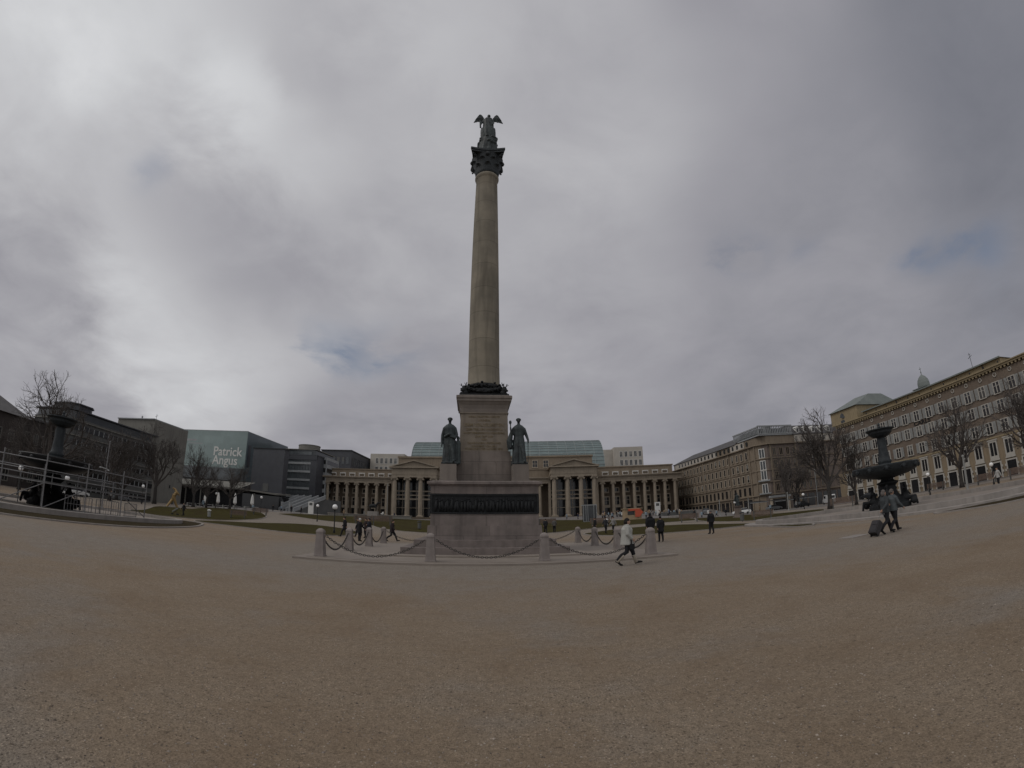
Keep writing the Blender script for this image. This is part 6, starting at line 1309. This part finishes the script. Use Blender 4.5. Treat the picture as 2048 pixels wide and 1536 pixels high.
for k in range(8):
    x = -74 + 2.4 * k; y = 90.5 + .35 * k; l = tag(empty('cafe_table', (x, y, zt(x, y)), .3 * k), 'small pale café table ' + tb[k], 'table', 'café tables before the pavilion')
    MB().box(-.7, .7, -.5, .5, .72, .76).build('tabletop', M['white'], l); MB().lathe([(.3, 0), (.28, .05), (.05, .08), (.05, .72)], 10).build('pedestal', M['galv'], l)
    MB().box(-1.3, -.85, -.22, .22, .42, .46).box(-1.34, -1.29, -.22, .22, .46, .85).box(-1.3, -.9, -.2, .2, 0, .42).build('chair', M['shutter'], l)
# vehicles
def car(x, y, rz, col, label, van=False):
    l = tag(empty('parked_van' if van else 'parked_car', (x, y, zt(x, y)), rz), label, 'van' if van else 'car', 'vehicles parked by the hotel'); L_ = 2.2 if not van else 2.6
    body = [(-L_, .35), (-L_, .85), (-L_ + .15, 1.0), (-L_ + .9, 1.05), (L_ - 1.3, 1.02), (L_ - .1, .82), (L_, .6), (L_, .35)] if not van else [(-L_, .35), (-L_, 2.05), (-L_ + .15, 2.15), (L_ - 1.3, 2.15), (L_ - .5, 1.3), (L_ - .05, 1.1), (L_, .6), (L_, .35)]
    s = MB(); s.slab(body, 1.74, 'y', -.87); o = s.build('body', col, l); bv = o.modifiers.new('b', 'BEVEL'); bv.width = .07; bv.segments = 2
    if not van:
        s = MB(); s.add([(-L_ + .5, -.76, 1.0), (L_ - 1.1, -.76, 1.0), (L_ - 1.1, .76, 1.0), (-L_ + .5, .76, 1.0), (-L_ + 1.0, -.62, 1.45), (L_ - 1.9, -.62, 1.45), (L_ - 1.9, .62, 1.45), (-L_ + 1.0, .62, 1.45)], [(0, 1, 5, 4), (1, 2, 6, 5), (2, 3, 7, 6), (3, 0, 4, 7), (3, 2, 1, 0)]); s.build('window', M['glassdark'], l)
        MB().box(-L_ + .95, L_ - 1.85, -.63, .63, 1.44, 1.49).build('roof', col, l)
    else: MB().box(-.2, L_ - 1.35, -.885, .885, 1.35, 1.95).build('window', M['glassdark'], l); MB().box(-L_ - .01, -L_ + .02, -.7, .7, 1.3, 1.9).build('rear_window', M['glassdark'], l)
    for wx_ in (-L_ + .75, L_ - .75):
        for sg in (-1, 1): MB().tube([(wx_, sg * .88, .32), (wx_, sg * .68, .32)], .32, 16).build('wheel', M['blackmetal'], l)
    for sg in (-1, 1): MB().box(L_ - .03, L_ + .02, sg * .62 - .14, sg * .62 + .14, .62, .76).build('headlight', M['globe'], l)
wp = material('white_car_paint', (.62, .62, .61), (.6, .6, .59), rough=.3, scale=1, spec=.5); dp_ = material('dark_car_paint', (.018, .020, .024), (.014, .015, .018), rough=.3, scale=1, spec=.5); gp = material('grey_car_paint', (.13, .135, .14), (.12, .125, .13), rough=.3, scale=1, spec=.5)
car(52.5, 98.5, 2.6, wp, 'white car parked at the corner of the hotel'); car(73.5, 92.5, 1.2, wp, 'white van with dark windows between hotel and brick building', True); car(69.0, 97.5, .3, dp_, 'black car parked in front of the white van'); car(79.0, 84.5, 1.5, dp_, 'black car behind the tall tree trunk by the brick building'); car(64.5, 103.5, .2, gp, 'grey car among the hotel awnings'); car(48.0, 109.5, 1.3, gp, 'grey car in the hotel side street')
car(-79.5, 73.0, 1.4, gp, 'grey car on the street before the banded office'); car(-78.0, 60.5, 1.5, wp, 'white car seen through the scaffolding'); car(-76.5, 54.0, 1.5, wp, 'second white car seen through the scaffolding, close to the fountain foot'); 
def awning(x, y, rz, w, label):
    l = tag(empty('awning_stand', (x, y, zt(x, y)), rz), label, 'awning', 'dark café awnings before the hotel'); MB().slab([(-1.6, 2.45), (1.6, 2.75), (1.6, 2.85), (-1.6, 2.55)], w, 'x', -w / 2).build('canopy', M['blackmetal'], l)
    MB().box(-w / 2, w / 2, -1.64, -1.58, 2.3, 2.5).build('valance', M['lightpanel'], l)
    for q in (-w / 2 + .1, w / 2 - .1): MB().box(q - .04, q + .04, -1.5, -1.42, 0, 2.5).build('post', M['galv'], l)
awning(61.0, 106.5, .05, 5.5, 'dark awning beside the hotel entrance canopy'); awning(68.0, 105.5, .05, 6, 'dark awning in the middle of the hotel shop front'); awning(75.0, 104.5, .05, 6, 'dark awning at the end of the hotel front near the white van')
# manhole cover and scattered grit
l = tag(empty('manhole_cover', (12.25, 14.1, .0), .2), 'flat grey rectangular cover in the sand beside the suitcase', 'cover'); MB().box(-.55, .55, -.35, .35, -.02, .018).build('plate', M['kerb'], l)
rr = random.Random(31); s = MB()
for i in range(5200):
    a = rr.uniform(-1.15, 1.15); d = 1.9 * (9.0 / 1.9) ** rr.random(); x, y = d * math.sin(a), d * math.cos(a); r_ = rr.uniform(.004, .011) * (1.5 if rr.random() < .08 else 1)
    t = rr.uniform(0, 3.1); ca, sa = math.cos(t), math.sin(t); q = rr.uniform(.6, 1)
    vs = [(r_, 0, 0), (0, r_ * q, 0), (-r_, 0, 0), (0, -r_ * q, 0), (0, 0, r_ * .7)]; s.add([(x + u * ca - v * sa, y + u * sa + v * ca, w_ + .001) for u, v, w_ in vs], [(0, 1, 4), (1, 2, 4), (2, 3, 4), (3, 0, 4)])
o = s.build('gravel', material('loose_pebbles', (.33, .28, .235), (.09, .072, .06), scale=9, contrast=2.5)); tag(o, 'loose pebbles scattered over the sandy ground', 'gravel', kind='stuff')
